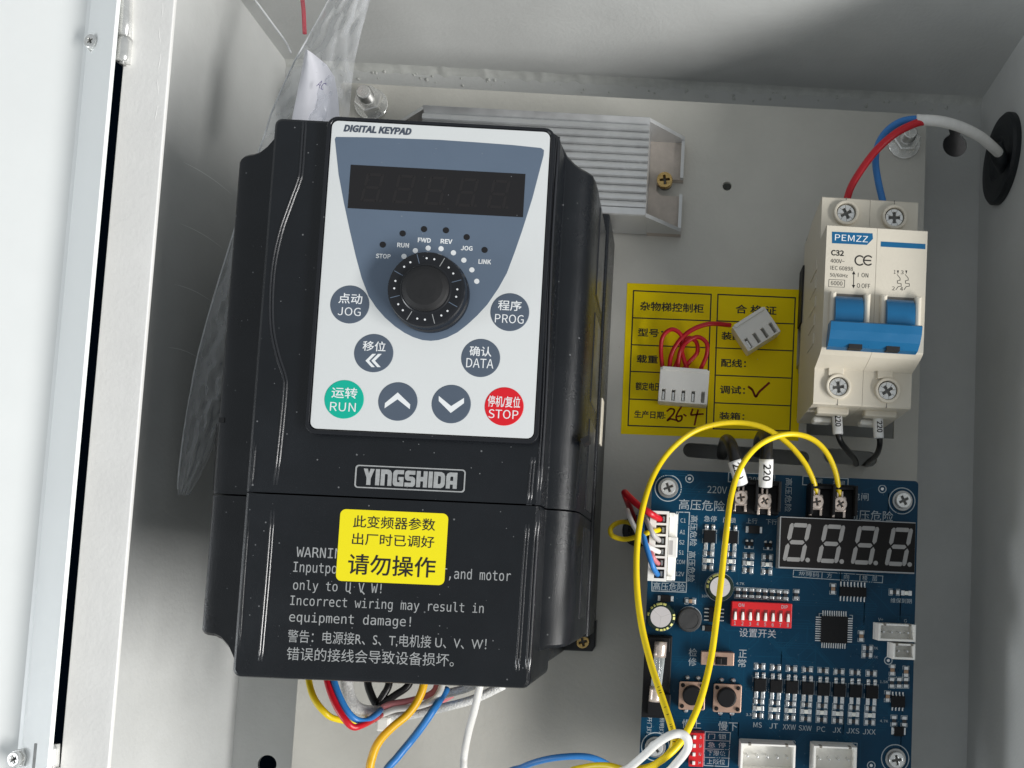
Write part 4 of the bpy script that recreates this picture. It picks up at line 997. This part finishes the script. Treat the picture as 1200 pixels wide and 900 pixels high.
# chips: body, legs
def chip(name, px, py, w, h, pins, z1=1.6, pl=1.1, pw=0.45):
    """pins: (side, count, span)"""
    b = MB(); c = P(px, py, ZPB+z1); w *= k_; h *= k_
    b.box(c[0]-w/2, c[0]+w/2, c[1]-h/2, c[1]+h/2, ZPB+0.15, ZPB+z1, 'chip', 0.12)
    for side, n, span in pins:
        span *= k_
        for k in range(n):
            o = -span/2 + span*k/(n-1) if n > 1 else 0
            if side in 'TB':
                s = 1 if side == 'T' else -1; y = c[1]+s*h/2
                b.box(c[0]+o-pw/2, c[0]+o+pw/2, min(y, y+s*pl), max(y, y+s*pl), ZPB+0.03, ZPB+0.3, 'solder', 0.06); b.box(c[0]+o-pw*0.4, c[0]+o+pw*0.4, min(y-s*0.1, y+s*0.45), max(y-s*0.1, y+s*0.45), ZPB+0.2, ZPB+z1*0.55, 'solder', 0.06)
            else:
                s = 1 if side == 'R' else -1; x = c[0]+s*w/2
                b.box(min(x, x+s*pl), max(x, x+s*pl), c[1]+o-pw/2, c[1]+o+pw/2, ZPB+0.03, ZPB+0.3, 'solder', 0.06); b.box(min(x-s*0.1, x+s*0.45), max(x-s*0.1, x+s*0.45), c[1]+o-pw*0.4, c[1]+o+pw*0.4, ZPB+0.2, ZPB+z1*0.55, 'solder', 0.06)
    return obj(name, b, brd)
chip('microcontroller', 978, 738, 31, 31, (('T', 11, 27), ('B', 11, 27), ('L', 11, 27), ('R', 11, 27)), 1.5, 2.0, 0.42)
chip('logic_chip', 1000, 693.5, 31, 11, (('T', 8, 28), ('B', 8, 28)), 1.6, 1.9, 0.5)
chip('logic_chip', 837, 720.5, 12.5, 17, (('L', 4, 13), ('R', 4, 13)), 1.6, 1.7, 0.5)
chip('logic_chip', 1053, 822.5, 15.5, 13, (('T', 4, 12), ('B', 4, 12)), 1.6, 1.4, 0.5)
chip('transistor', 1054, 857.5, 11, 10.5, (('L', 1, 0), ('R', 1, 0)), 1.5, 0.9, 2.6)
chip('diode', 780, 701.5, 12, 8, (('L', 1, 0), ('R', 1, 0)), 1.8, 1.0, 2.0)
chip('diode', 884, 620.5, 13, 9, (('L', 1, 0), ('R', 1, 0)), 1.8, 1.0, 2.4)
chip('diode', 830.5, 736.5, 9, 7, (('L', 1, 0), ('R', 1, 0)), 1.5, 0.9, 1.8)
# repeated input channels: one of each made, then copied
def loc_of(px, py): c = P(px, py); return (c[0]-ORG[brd.name].x, c[1]-ORG[brd.name].y, ZPB)
b = MB(); b.box(-2.2, 2.2, -2.3, 2.3, 0.2, 2.0, 'chip', 0.2)
for sx in (-1, 1):
    b.box(sx*1.27-0.6, sx*1.27+0.6, 2.3, 4.6, 0.03, 0.45, 'solder', 0.12); b.lathe(sx*1.27, 3.9, [(0.75, 0.03), (0.65, 0.7), (0.3, 0.95)], 'solder', 12)
    b.box(sx*1.27-0.7, sx*1.27+0.7, -4.9, -2.3, 0.03, 0.35, 'solder', 0.1); b.box(sx*1.27-0.4, sx*1.27+0.4, -3.0, -2.2, 0.2, 1.2, 'solder', 0.1)
b.line([(-2.6, 1.0), (-2.6, 2.6), (2.6, 2.6), (2.6, -2.4)], 0.16, 0.03, 'silk'); b.line([(-2.6, -2.4), (-2.6, -0.8)], 0.16, 0.03, 'silk')
opto = obj('optocoupler', b, brd, True, loc=loc_of(ops[0][0], ops[0][1]))
def smd(kind):
    b = MB()
    if kind == 'r':                           # resistor: dark body between two bright ends, inside a printed frame
        b.box(-0.55, 0.55, -0.7, 0.7, 0.05, 0.55, 'smd_body', 0.08)
        for s in (-1, 1):
            b.box(s*1.2-0.62, s*1.2+0.62, -0.85, 0.85, 0.03, 0.5, 'solder', 0.2); b.line([(s*0.7, 1.15), (s*2.05, 1.15), (s*2.05, -1.15), (s*0.7, -1.15)], 0.2, 0.03, 'silk')
    elif kind == 'l':                         # lamp
        b.box(-0.7, 0.7, -0.75, 0.75, 0.1, 0.9, 'led_clear', 0.2)
        for s in (-1, 1): b.box(s*1.35-0.7, s*1.35+0.7, -0.95, 0.95, 0.03, 0.45, 'solder', 0.18)
        b.line([(-2.1, 1.0), (-2.1, -1.0)], 0.25, 0.03, 'silk')
    else:                                     # ceramic capacitor, stood upright on the board
        b.box(-0.75, 0.75, -0.6, 0.6, 0.05, 0.9, 'smd_tan', 0.15)
        for s in (-1, 1): b.box(-0.8, 0.8, s*1.25-0.65, s*1.25+0.65, 0.03, 0.7, 'solder', 0.2); b.line([(-1.15, s*0.8), (-1.15, s*2.05), (1.15, s*2.05), (1.15, s*0.8)], 0.2, 0.03, 'silk')
    return b
px0, py0, _ = ops[0]
rs = obj('chip_resistor', smd('r'), brd, True, loc=loc_of(px0, py0-21.5))
ld = obj('indicator_lamp', smd('l'), brd, True, loc=loc_of(px0-1.6, py0+27.5))
cc = obj('chip_capacitor', smd('c'), brd, True, loc=loc_of(809, 704.5)); cc.rotation_euler = (0, 0, math.pi/2)
first = True
for px, py, _ in ops:
    if not first:
        copy_part(opto, brd, loc_of(px, py)); copy_part(rs, brd, loc_of(px, py-21.5)); copy_part(ld, brd, loc_of(px-1.6, py+27.5))
    first = False
    copy_part(rs, brd, loc_of(px-1.2, py+19.5)); copy_part(rs, brd, loc_of(px-2, py+35.8))
for px, py in ((831.5, 629), (857.2, 629.8)):
    copy_part(opto, brd, loc_of(px, py)); copy_part(rs, brd, loc_of(px-1.2, py+19.5)); copy_part(ld, brd, loc_of(px-1.6, py+28)); copy_part(rs, brd, loc_of(px-2, py+36))
for px, py in ((878, 637.5), (900, 639)):
    t_ = MB(); t_.box(-1.4, 1.4, -0.7, 0.7, 0.1, 1.0, 'chip', 0.12)
    for x in (-0.95, 0.95): t_.lathe(x, 1.2, [(0.6, 0.03), (0.5, 0.5), (0.2, 0.7)], 'solder', 12)
    t_.box(-0.4, 0.4, -1.6, -0.6, 0.03, 0.5, 'solder', 0.1); t_.line([(-1.6, -0.9), (-1.6, -1.7), (1.6, -1.7), (1.6, -0.9)], 0.2, 0.03, 'silk')
    obj('transistor', t_, brd, True, loc=loc_of(px, py))
    copy_part(rs, brd, loc_of(px-0.8, py+14)); copy_part(ld, brd, loc_of(px-1.2, py+22.5)); copy_part(rs, brd, loc_of(px-1.6, py+31))
for k in range(8):
    c = copy_part(rs, brd, loc_of(864.5+8.0*k, 694.5+0.45*k)); c.rotation_euler = (0, 0, math.pi/2)
c = copy_part(rs, brd, loc_of(933, 697)); c.rotation_euler = (0, 0, math.pi/2)
copy_part(rs, brd, loc_of(1016.5, 759.5)); copy_part(rs, brd, loc_of(1016, 767.5)); copy_part(rs, brd, loc_of(1048, 694)); copy_part(ld, brd, loc_of(1062, 695))
for px in (1045, 1053.5, 1061.5):
    c = copy_part(rs, brd, loc_of(px, 800)); c.rotation_euler = (0, 0, math.pi/2)
for px, py in ((1047.5, 844.5), (1059.5, 845.2)):
    c = copy_part(rs, brd, loc_of(px, py)); c.rotation_euler = (0, 0, math.pi/2)
for px, py in ((976, 690), (1009, 745.5), (1040, 816), (1045.5, 785), (1061.5, 787)): copy_part(cc, brd, loc_of(px, py)).rotation_euler = (0, 0, 0)
# white pin headers
def header(x0_, y0_, x1_, y1_, n, tall=True):
    b = MB(); z1 = ZPB+9; a, c = P(x0_, y0_, z1), P(x1_, y1_, z1); x0, x1, y1, y0 = a[0], c[0], a[1], c[1]
    b.box(x0, x1, y0, y1, ZPB+0.05, ZPB+3, 'nylon', 0.1)
    t = 0.8
    b.flat([(x0, y0), (x1, y0), (x1, y1), (x0, y1)], [[(x0+t, y0+t), (x1-t, y0+t), (x1-t, y1-t*0.8), (x0+t, y1-t*0.8)]], ZPB+2.5, z1, 'nylon', 0.12)
    for s in (0.16, 0.84): b.box(x0+(x1-x0)*s-0.5, x0+(x1-x0)*s+0.5, y1-t*0.85, y1+0.03, z1-3, z1+0.04, 'nylon_dark')
    pts = (x1-x0-2*t)/n
    for k in range(n): b.box(x0+t+pts*(k+0.5)-0.32, x0+t+pts*(k+0.5)+0.32, (y0+y1)/2-0.32, (y0+y1)/2+0.32, ZPB+2, z1-1.5, 'solder', 0.1)
    obj('pin_header', b, brd)
header(1030, 730.5, 1073, 752.5, 4); header(1047, 754, 1072.5, 773.5, 2)
header(868.5, 871, 931.5, 906, 5); header(954, 874, 1003.5, 909, 4)

# ------------------------------------------------------------------ cables and wires
def path(pts): return [at(*p) for p in pts]
def wire_print(b, pts, r, ranges):
    """rows of tiny dark print dashes along the upper side of a wire"""
    P = smooth_path(path(pts), 30); n = len(P); rnd = random.Random(3)
    for a, c in ranges:
        i = int(a*n)
        while i < c*n:
            p = P[i]; d = (P[min(i+1, n-1)]-p).normalized(); v = (CAM*0.35+Vector((0, 0, 1))*300-p).normalized(); v = (v-d*v.dot(d)).normalized(); s_ = d.cross(v)
            o = p+v*(r+0.03); h = 0.32+0.1*rnd.random(); w = 0.07+0.07*rnd.random()
            b.add([(o+d*w+s_*h*q1-v*abs(q1)*0.03).to_tuple() for q1 in (-1, 1)]+[(o-d*w+s_*h*q1-v*abs(q1)*0.03).to_tuple() for q1 in (1, -1)], [[0, 1, 2, 3]], 'print_black')
            i += rnd.choice([2, 3, 3, 8])
def wire(name, pts, r, m, label, cat='wire', group=None, **k):
    marks = k.pop('marks', None)
    b = MB(); b.tube(path(pts), r, m, k.pop('seg', 14), 8, **k)
    if marks: wire_print(b, pts, r, marks)
    return single(name, b, label, cat, group)
pc = thing('power_cable', 'white sheathed cable from the black grommet splitting into red and blue wires', 'cable', at(1120, 150, 40))
b = MB(); b.tube(path([(1186, 196, -2), (1178, 188, 12), (1166, 175, 26), (1148, 160, 36), (1125, 148.5, 42), (1100, 142, 45), (1074, 140.5, 45)]), 1.95, 'wire_white', 18); obj('sheath', b, pc)
b = MB(); b.tube(path([(1085, 142, 45), (1072, 145, 45.3), (1050, 156, 45), (1028, 175, 43), (1010, 198, 41), (997, 220, 39), (991, 240, 37)]), 1.4, 'wire_red', 16); obj('red_core', b, pc)
b = MB(); b.tube(path([(1085, 141, 45), (1070, 140, 43.5), (1054, 143.5, 42), (1039, 154, 40), (1029, 170, 38), (1026, 188, 37), (1029, 212, 36.5), (1036, 242, 36)]), 1.35, 'wire_blue', 16); obj('blue_core', b, pc)
b = MB(); b.tube(path([(1166, 172, 20), (1171, 184, 20), (1178, 196, 12)]), 3.2, 'rubber', 12, 5); obj('grommet_flap', b, pc)
def sleeved(pts, r, sl_pts, sr, label, txt_at, rot=-math.pi/2, n2=1.0):
    t = thing('sleeved_wire', label, 'wire', at(*pts[len(pts)//2]), group='black wires with numbered white sleeves')
    b = MB(); b.tube(path(pts), r, 'wire_black', 16); obj('conductor', b, t)
    b = MB(); q_ = path(sl_pts); b.tube(q_, sr, 'sleeve_white', 20, 4)
    c = at(*txt_at); d = (q_[-1]-q_[0]); ang = math.atan2(d.y, d.x)
    vs, fs = text_shape('220', 'plain', 0.01); W_, H_ = sr*2.3*n2, sr*1.15
    out = []
    for x, y, _z in vs:
        X, Y = rot2((x*W_, y*H_), ang); off = y*H_
        out.append((c.x+X, c.y+Y, c.z + (x*W_)/max(d.length, 0.1)*d.z + math.sqrt(max(sr*sr-off*off, 0.01))+0.06))
    b.add(out, fs, 'print_black'); obj('number_sleeve', b, t)
sleeved([(980, 470, 38), (981, 500, 38), (985, 517, 36), (994, 529, 26), (1002, 539, 10), (1004, 548, -10)], 1.15, [(980, 476, 38), (981, 492, 38), (982, 509, 38)], 1.95, 'black wire with white number sleeve under the left breaker terminal', (981, 494, 38))
sleeved([(1028, 474, 38), (1029.5, 500, 38), (1031, 520, 35), (1027, 533, 24), (1018, 541, 8), (1012, 547, -10)], 1.1, [(1028.5, 482, 38), (1029, 498, 38), (1029.8, 513.5, 38)], 1.9, 'black wire with white number sleeve under the right breaker terminal', (1029.5, 501, 38))
sleeved([(846, 533, -10), (848, 522, 10), (851, 516, 28), (856, 520, 40), (861, 535, 45), (865.5, 555, 45), (868, 569, 43.5)], 2.35, [(860.5, 540, 46), (865, 554, 45.5), (868.5, 567, 44)], 2.55, 'black wire with white sleeve leaning onto the leftmost board screw terminal', (864.5, 553, 45.5))
sleeved([(888, 530, -10), (890, 516, 12), (895, 509, 30), (898, 517, 42), (898, 535, 46), (897, 556, 45), (896, 571, 43.5)], 2.35, [(898, 538, 46.5), (897.5, 554, 45.5), (896.5, 570, 44)], 2.6, 'black wire with upright white sleeve on the second board screw terminal', (898, 555, 45.5))
wire('yellow_wire', [(957.5, 579, 40), (956, 573, 41), (951, 558, 43), (940.5, 539, 44), (922, 518.5, 44), (897, 502, 44), (870, 495.5, 44), (840, 497, 45), (811, 507, 47), (785, 528.5, 51), (766, 557, 58), (754, 592, 71), (747, 635, 79), (746, 680, 86), (751, 728, 93), (762, 775, 101), (776, 818, 110), (786.5, 850, 117), (790, 868, 119), (784, 883, 118), (765, 897, 116), (735, 908, 114), (700, 940, 100), (665, 1000, 70), (640, 1090, 30)], 1.0, 'wire_yellow', 'long yellow wire arching over the yellow label to the left of the board', group='yellow brake wires', marks=((0.655, 0.668), (0.682, 0.70), (0.71, 0.73), (0.74, 0.752)))
wire('yellow_wire', [(984.5, 581, 40), (983, 575, 41), (979, 553, 44), (969, 531, 46), (954, 516, 47), (934, 509, 48), (912, 511, 50), (888, 523, 54), (868.5, 547, 60), (857, 581, 67), (851, 625, 77), (846, 672, 84), (840, 722, 92), (833, 772, 100), (821, 820, 110), (805, 857, 118), (795, 873, 121), (780, 887, 122), (758, 901, 120), (735, 903, 116), (712, 897.5, 112), (688, 899, 108), (660, 908, 104), (630, 935, 95), (605, 1000, 60), (590, 1090, 25)], 1.0, 'wire_yellow', 'long yellow wire running down across the middle of the board', group='yellow brake wires')
wire('white_wire', [(650, 1090, 30), (672, 1000, 75), (715, 918, 112), (738, 899.5, 120), (755, 885, 125), (771, 870.5, 129), (786, 861.5, 131), (798, 860, 131), (805.5, 866, 131), (806, 876, 130), (800, 886, 128), (788, 900, 124), (775, 918, 118), (735, 1000, 80), (715, 1090, 30)], 1.12, 'wire_white', 'white wire looped round both yellow wires at the bottom')
wire('blue_wire', [(545, 1090, 8), (556, 980, 22), (588, 913, 40), (612, 899, 48), (635, 891, 54), (660, 887, 58), (685, 886.5, 60), (702, 891, 60), (718, 900, 58), (735, 914, 52), (768, 990, 34), (775, 1090, 15)], 1.12, 'wire_blue', 'blue wire bowing into view at the bottom left of the board')
CW = 'wires plugged into the six way connector'
wire('plug_wire', [(746, 616, -8), (740, 600, 12), (734, 584, 27), (732, 577, 33), (737, 582, 38), (748, 592, 43), (761, 601, 46), (774, 609, 41)], 1.25, 'wire_red', 'thick red wire entering the top of the six way white plug', group=CW)
wire('plug_wire', [(748, 620, -8), (736, 612, 18), (723, 613, 28), (715.5, 620, 33), (718, 628, 35), (732, 632, 36), (746, 629, 40), (760, 624, 46), (773, 621, 41)], 0.95, 'wire_yellow', 'thin yellow wire curling left before entering the six way plug', group=CW)
wire('plug_wire', [(748, 624, -8), (738, 606, 20), (735, 598, 32), (738, 606, 40), (746, 622, 44), (755, 636, 46), (764, 643, 46), (773, 647, 41)], 0.95, 'wire_white', 'thin white wire entering the six way plug', group=CW)
wire('plug_wire', [(747, 618, -6), (751, 600, 24), (754, 602, 38), (760, 615, 45), (766, 627, 46), (773, 634, 41)], 0.95, 'wire_grey', 'thin grey wire entering the six way plug', group=CW)
wire('plug_wire', [(749, 624, -6), (750, 602, 26), (751, 610, 40), (755, 632, 46), (761, 652, 48), (766, 666, 47), (771, 674, 41)], 1.0, 'wire_blue', 'thin blue wire entering the bottom of the six way plug', group=CW)
wire('plug_wire', [(750, 628, -6), (753, 622, 24), (757, 634, 40), (763, 647, 46), (767, 656, 46), (772, 661, 41)], 0.85, 'wire_pink', 'thin pink wire entering the six way plug just above the blue one', group=CW)
b = MB(); b.flat(circle(hw[0], hw[1], 6.6, 32), [circle(hw[0], hw[1], 3.8, 24)], -2.5, 1.6, 'rubber', 0.5)
single('hole_grommet', b, 'small black rubber grommet in the plate where the plug wires emerge', 'grommet')
# loose jumper with two white plugs, lying on the yellow label
jmp = thing('jumper_lead', 'loose red jumper wires with two white plugs lying on the yellow label', 'cable', at(815, 430, 0.2))
def plug(px, py, rot, w, h, n, loaded):
    o = at(px, py, 9)
    def X(p): x, y = rot2((p[0], p[1]), rot); return (o.x+x, o.y+y, p[2])
    b = MB(); z0, z1 = 0.2, 9.0
    b.flat([(-w/2, -h/2), (w/2, -h/2), (w/2, h/2), (-w/2, h/2)], [[(-w/2+w*(k+0.5)/n-0.7, -h/2+0.7), (-w/2+w*(k+0.5)/n+0.7, -h/2+0.7), (-w/2+w*(k+0.5)/n+0.7, -h/2+5.2), (-w/2+w*(k+0.5)/n-0.7, -h/2+5.2)] for k in range(n)], z0+3, z1, 'nylon', 0.25, xf=X)
    b.box(-w/2+0.2, w/2-0.2, -h/2+0.2, h/2-0.2, z0, z0+3.6, 'nylon', 0.2, xf=X)
    b.box(-w/2+0.8, w/2-0.8, h/2-1.2, h/2+0.25, z1-0.5, z1+0.7, 'nylon', 0.25, xf=X)
    for k in range(n):
        cx = -w/2+w*(k+0.5)/n
        if k in loaded: b.box(cx-0.6, cx+0.6, -h/2+1.0, -h/2+4.6, z0+3.4, z1-1.5, 'steel', 0.3, xf=X)
        b.box(cx-1.0, cx+1.0, h/2-0.1, h/2+0.05, z0+2.2, z1-2.2, 'nylon_dark', xf=X)
    return obj('plug_housing', b, jmp)
plug(801.3, 452, -0.030, 20.2, 14.2, 5, (0, 1, 2, 3)); plug(886.5, 385.5, 0.62, 16.0, 12.2, 4, (0,))
b = MB()
b.tube(path([(784, 434, 6), (787, 415, 7), (797, 398, 9), (812, 386, 11), (832, 379.5, 11), (856, 381, 7)]), 0.95, 'wire_red', 12); obj('red_wire', b, jmp)
for pts in ([(776.5, 433, 5), (774.5, 410, 7), (777, 394, 9), (787, 386, 10), (797, 391, 10), (801, 403, 8), (796, 418, 6), (790, 433, 5)],
            [(794, 434, 5), (797, 412, 8), (806, 400, 10), (818, 395, 10), (828, 402, 10), (828, 416, 8), (821, 433, 5)],
            [(806, 434, 5), (800, 416, 6), (799, 403, 6), (807, 396, 6.5), (816, 401, 6), (817, 413, 5.5), (808, 424, 5), (800, 434, 5)]):
    b = MB(); b.tube(path(pts), 0.9, 'wire_red', 12); obj('red_wire', b, jmp)
# wires below the inverter
UG = 'wires leaving the underside of the inverter'
wire('lead_wire', [(360, 770, 60), (362, 798, 66), (368, 818, 70), (379, 833, 71), (392, 842, 68), (420, 846, 60), (438, 840, 54)], 1.05, 'wire_yellow', 'yellow wire at the far left below the inverter', group=UG)
wire('lead_wire', [(380, 775, 66), (384, 800, 72), (393, 825, 76), (405, 844, 78), (414, 852, 77), (424, 850, 74), (438, 843, 64), (446, 838, 54)], 1.05, 'wire_red', 'red wire beside the blue one below the inverter', group=UG)
wire('lead_wire', [(388, 775, 66), (392, 800, 72), (402, 825, 75), (414, 841, 75), (428, 845, 71), (441, 837, 62), (446, 832, 54)], 1.05, 'wire_blue', 'blue wire in the bundle below the left of the inverter', group=UG)
wire('braided_sleeve', [(402, 770, 52), (406, 800, 56), (412, 822, 58), (424, 832, 57), (444, 834, 52)], 2.0, 'braid', 'grey braided sleeve between the blue and black wires', 'cable sleeve', seg=18)
wire('braided_sleeve', [(445, 842, 40), (480, 838, 42), (520, 829, 44), (556, 819, 46), (590, 803, 48)], 1.6, 'braid', 'lower of two braided sleeves running right below the inverter', 'cable sleeve', seg=18)
wire('braided_sleeve', [(500, 822, 38), (520, 814, 40), (545, 807, 42), (575, 794, 44)], 1.6, 'braid', 'upper of two braided sleeves running right below the inverter', 'cable sleeve', seg=18)
for i, (x, l) in enumerate(((431, 'left'), (456, 'middle'), (480, 'right'))):
    wire('lead_wire', [(x-1, 770, 34), (x, 800, 38), (x+(441-x)*0.45, 815, 39), (441, 827+i, 39), (442, 836, 36)], 1.35, 'wire_black', '%s of three black wires gathered below the inverter' % l + ('' if l != 'right' else ', beside the orange wire'), group=UG)
wire('lead_wire', [(515, 775, 46), (512, 803, 49), (503, 814, 50), (480, 821, 49), (458, 825, 46), (443, 832, 42)], 1.1, 'wire_pink', 'pink wire running right from the tied bundle', group=UG)
wire('lead_wire', [(519, 775, 48), (518, 803, 50), (508, 820, 52), (488, 828, 51), (464, 831, 47), (445, 838, 42)], 1.15, 'wire_white', 'white wire curving up just below the pink one', group=UG)
wire('lead_wire', [(442, 842, 36), (460, 840, 38), (478, 838, 38), (495, 833, 36), (512, 825, 32), (530, 815, 26)], 1.0, 'wire_pink', 'short pink wire lowest in the tied bundle', group=UG)
wire('lead_wire', [(500, 770, 52), (497, 800, 56), (490, 820, 58), (478, 837, 60), (460, 852, 62), (445, 868, 63), (437, 885, 63), (433, 910, 62), (434, 980, 50), (448, 1090, 15)], 1.4, 'wire_orange', 'orange yellow wire dropping from the inverter to the bottom of the picture', group=UG)
wire('lead_wire', [(523, 808, 44), (509, 830, 56), (494, 852, 58), (480, 870, 58), (466, 887, 60), (448, 912, 60), (425, 980, 48), (420, 1090, 12)], 1.35, 'wire_blue', 'thick blue wire slanting down from the inverter to the bottom edge', group=UG)
wire('lead_wire', [(566, 775, 60), (562, 805, 61), (556, 832, 58), (549, 858, 53), (544, 885, 48), (543, 910, 48), (541, 980, 40), (550, 1090, 12)], 1.3, 'wire_white', 'white wire hanging straight down on the right below the inverter', group=UG)
b = MB(); c = at(442, 833, 40)
b.tube([c+Vector((3.2*math.cos(a)*0.35, 3.4*math.sin(a), 5.0*math.cos(a))) for a in [math.radians(t) for t in range(0, 361, 20)]], 0.7, 'wire_black', 8, 3)
d = at(448, 849, 44); b.box(d.x-2.4, d.x+2.4, d.y-2.6, d.y+2.4, 40, 44, 'nylon', 0.8)
single('cable_tie', b, 'dark cable tie with a white head round the wire bundle', 'cable tie')

# ------------------------------------------------------------------ plastic bag with its paper slip
rows = [(-60, 405, 452), (-30, 395, 442), (0, 385, 434), (35, 366, 424), (70, 346, 416), (100, 332, 412), (130, 319, 410), (155, 311, 405), (178, 303, 395),
        (205, 293, 352), (235, 285, 314), (285, 270, 302), (330, 256, 298), (370, 244, 296), (420, 231, 288), (455, 224, 276), (490, 218, 262), (530, 212, 248), (560, 209, 234), (580, 208, 222)]
b = MB(); NU = 30; vs = []; edge = []
for j in range((len(rows)-1)*6+1):
    i, t = divmod(j, 6); t /= 6
    r0 = rows[min(i, len(rows)-1)]; r1_ = rows[min(i+1, len(rows)-1)]
    py, xl, xr = [r0[k]+(r1_[k]-r0[k])*t for k in range(3)]
    for k in range(NU+1):
        u = k/NU
        z = 46 + 5*math.sin(u*3.1) + 1.8*abs(math.sin(u*7+py*0.027)) + 1.3*abs(math.sin(u*13-py*0.06+2*math.sin(py*0.023))) + 0.5*math.sin(u*23+py*0.2) - (py > 230)*min((py-230)/40, 1)*6
        p = at(xl+(xr-xl)*u, py, z); vs.append(p[:])
        if k == 0: edge.append(p)
nj = (len(rows)-1)*6+1
fs = [[j*(NU+1)+k, j*(NU+1)+k+1, (j+1)*(NU+1)+k+1, (j+1)*(NU+1)+k] for j in range(nj-1) for k in range(NU)]
b.add(vs, fs, 'film_clear', True)
bag = single('plastic_bag', b, 'clear crumpled plastic bag tucked between the left wall and the inverter', 'plastic bag')
ORG[bag.name] = bag.location/S
def bagpart(name, mb):
    o = obj(name, mb); o.parent = bag; o.location = o.location - bag.location; return o
b = MB(); b.tube(edge[::4], 0.3, 'film_seal', 6, 2); bagpart('welded_edge', b)
b = MB(); b.tube([at(353, -10, 40), at(355.5, 10, 40), at(357, 40, 40)], 0.75, 'seal_red', 6, 4, flat=0.3); bagpart('red_seal', b)
b = MB(); b.tube([at(296, -4, 44), at(318, 26, 44), at(334, 48, 44), at(341, 62, 44)], 0.4, 'film_seal', 6, 4); bagpart('welded_edge', b)
slip = MB(); NS = 8
L_ = [(358, 57), (352, 90), (347, 115), (340, 150)]; R_2 = [(366, 62), (383, 76), (392, 90), (396, 112), (399, 150)]
vs = []
for j in range(NS+1):
    t = j/NS
    def lerp_l(l): 
        f = t*(len(l)-1); i = min(int(f), len(l)-2); return [l[i][k]+(l[i+1][k]-l[i][k])*(f-i) for k in (0, 1)]
    a, c = lerp_l(L_), lerp_l(R_2)
    for k in range(7):
        u = k/6; vs.append(at(a[0]+(c[0]-a[0])*u, a[1]+(c[1]-a[1])*u, 54+1.6*math.sin(u*4+t*2)+0.8*math.sin(u*8))[:])
slip.add(vs, [[j*7+k, j*7+k+1, (j+1)*7+k+1, (j+1)*7+k] for j in range(NS) for k in range(6)], 'paper_white', True)
c = at(377, 100, 57); slip.text('AC', c.x, c.y, 57.2, mm(9, 44), mm(9, 44), 'ink_violet', rot=-0.5)
single('paper_slip', slip, 'white paper slip with violet handwriting inside the clear bag', 'paper')
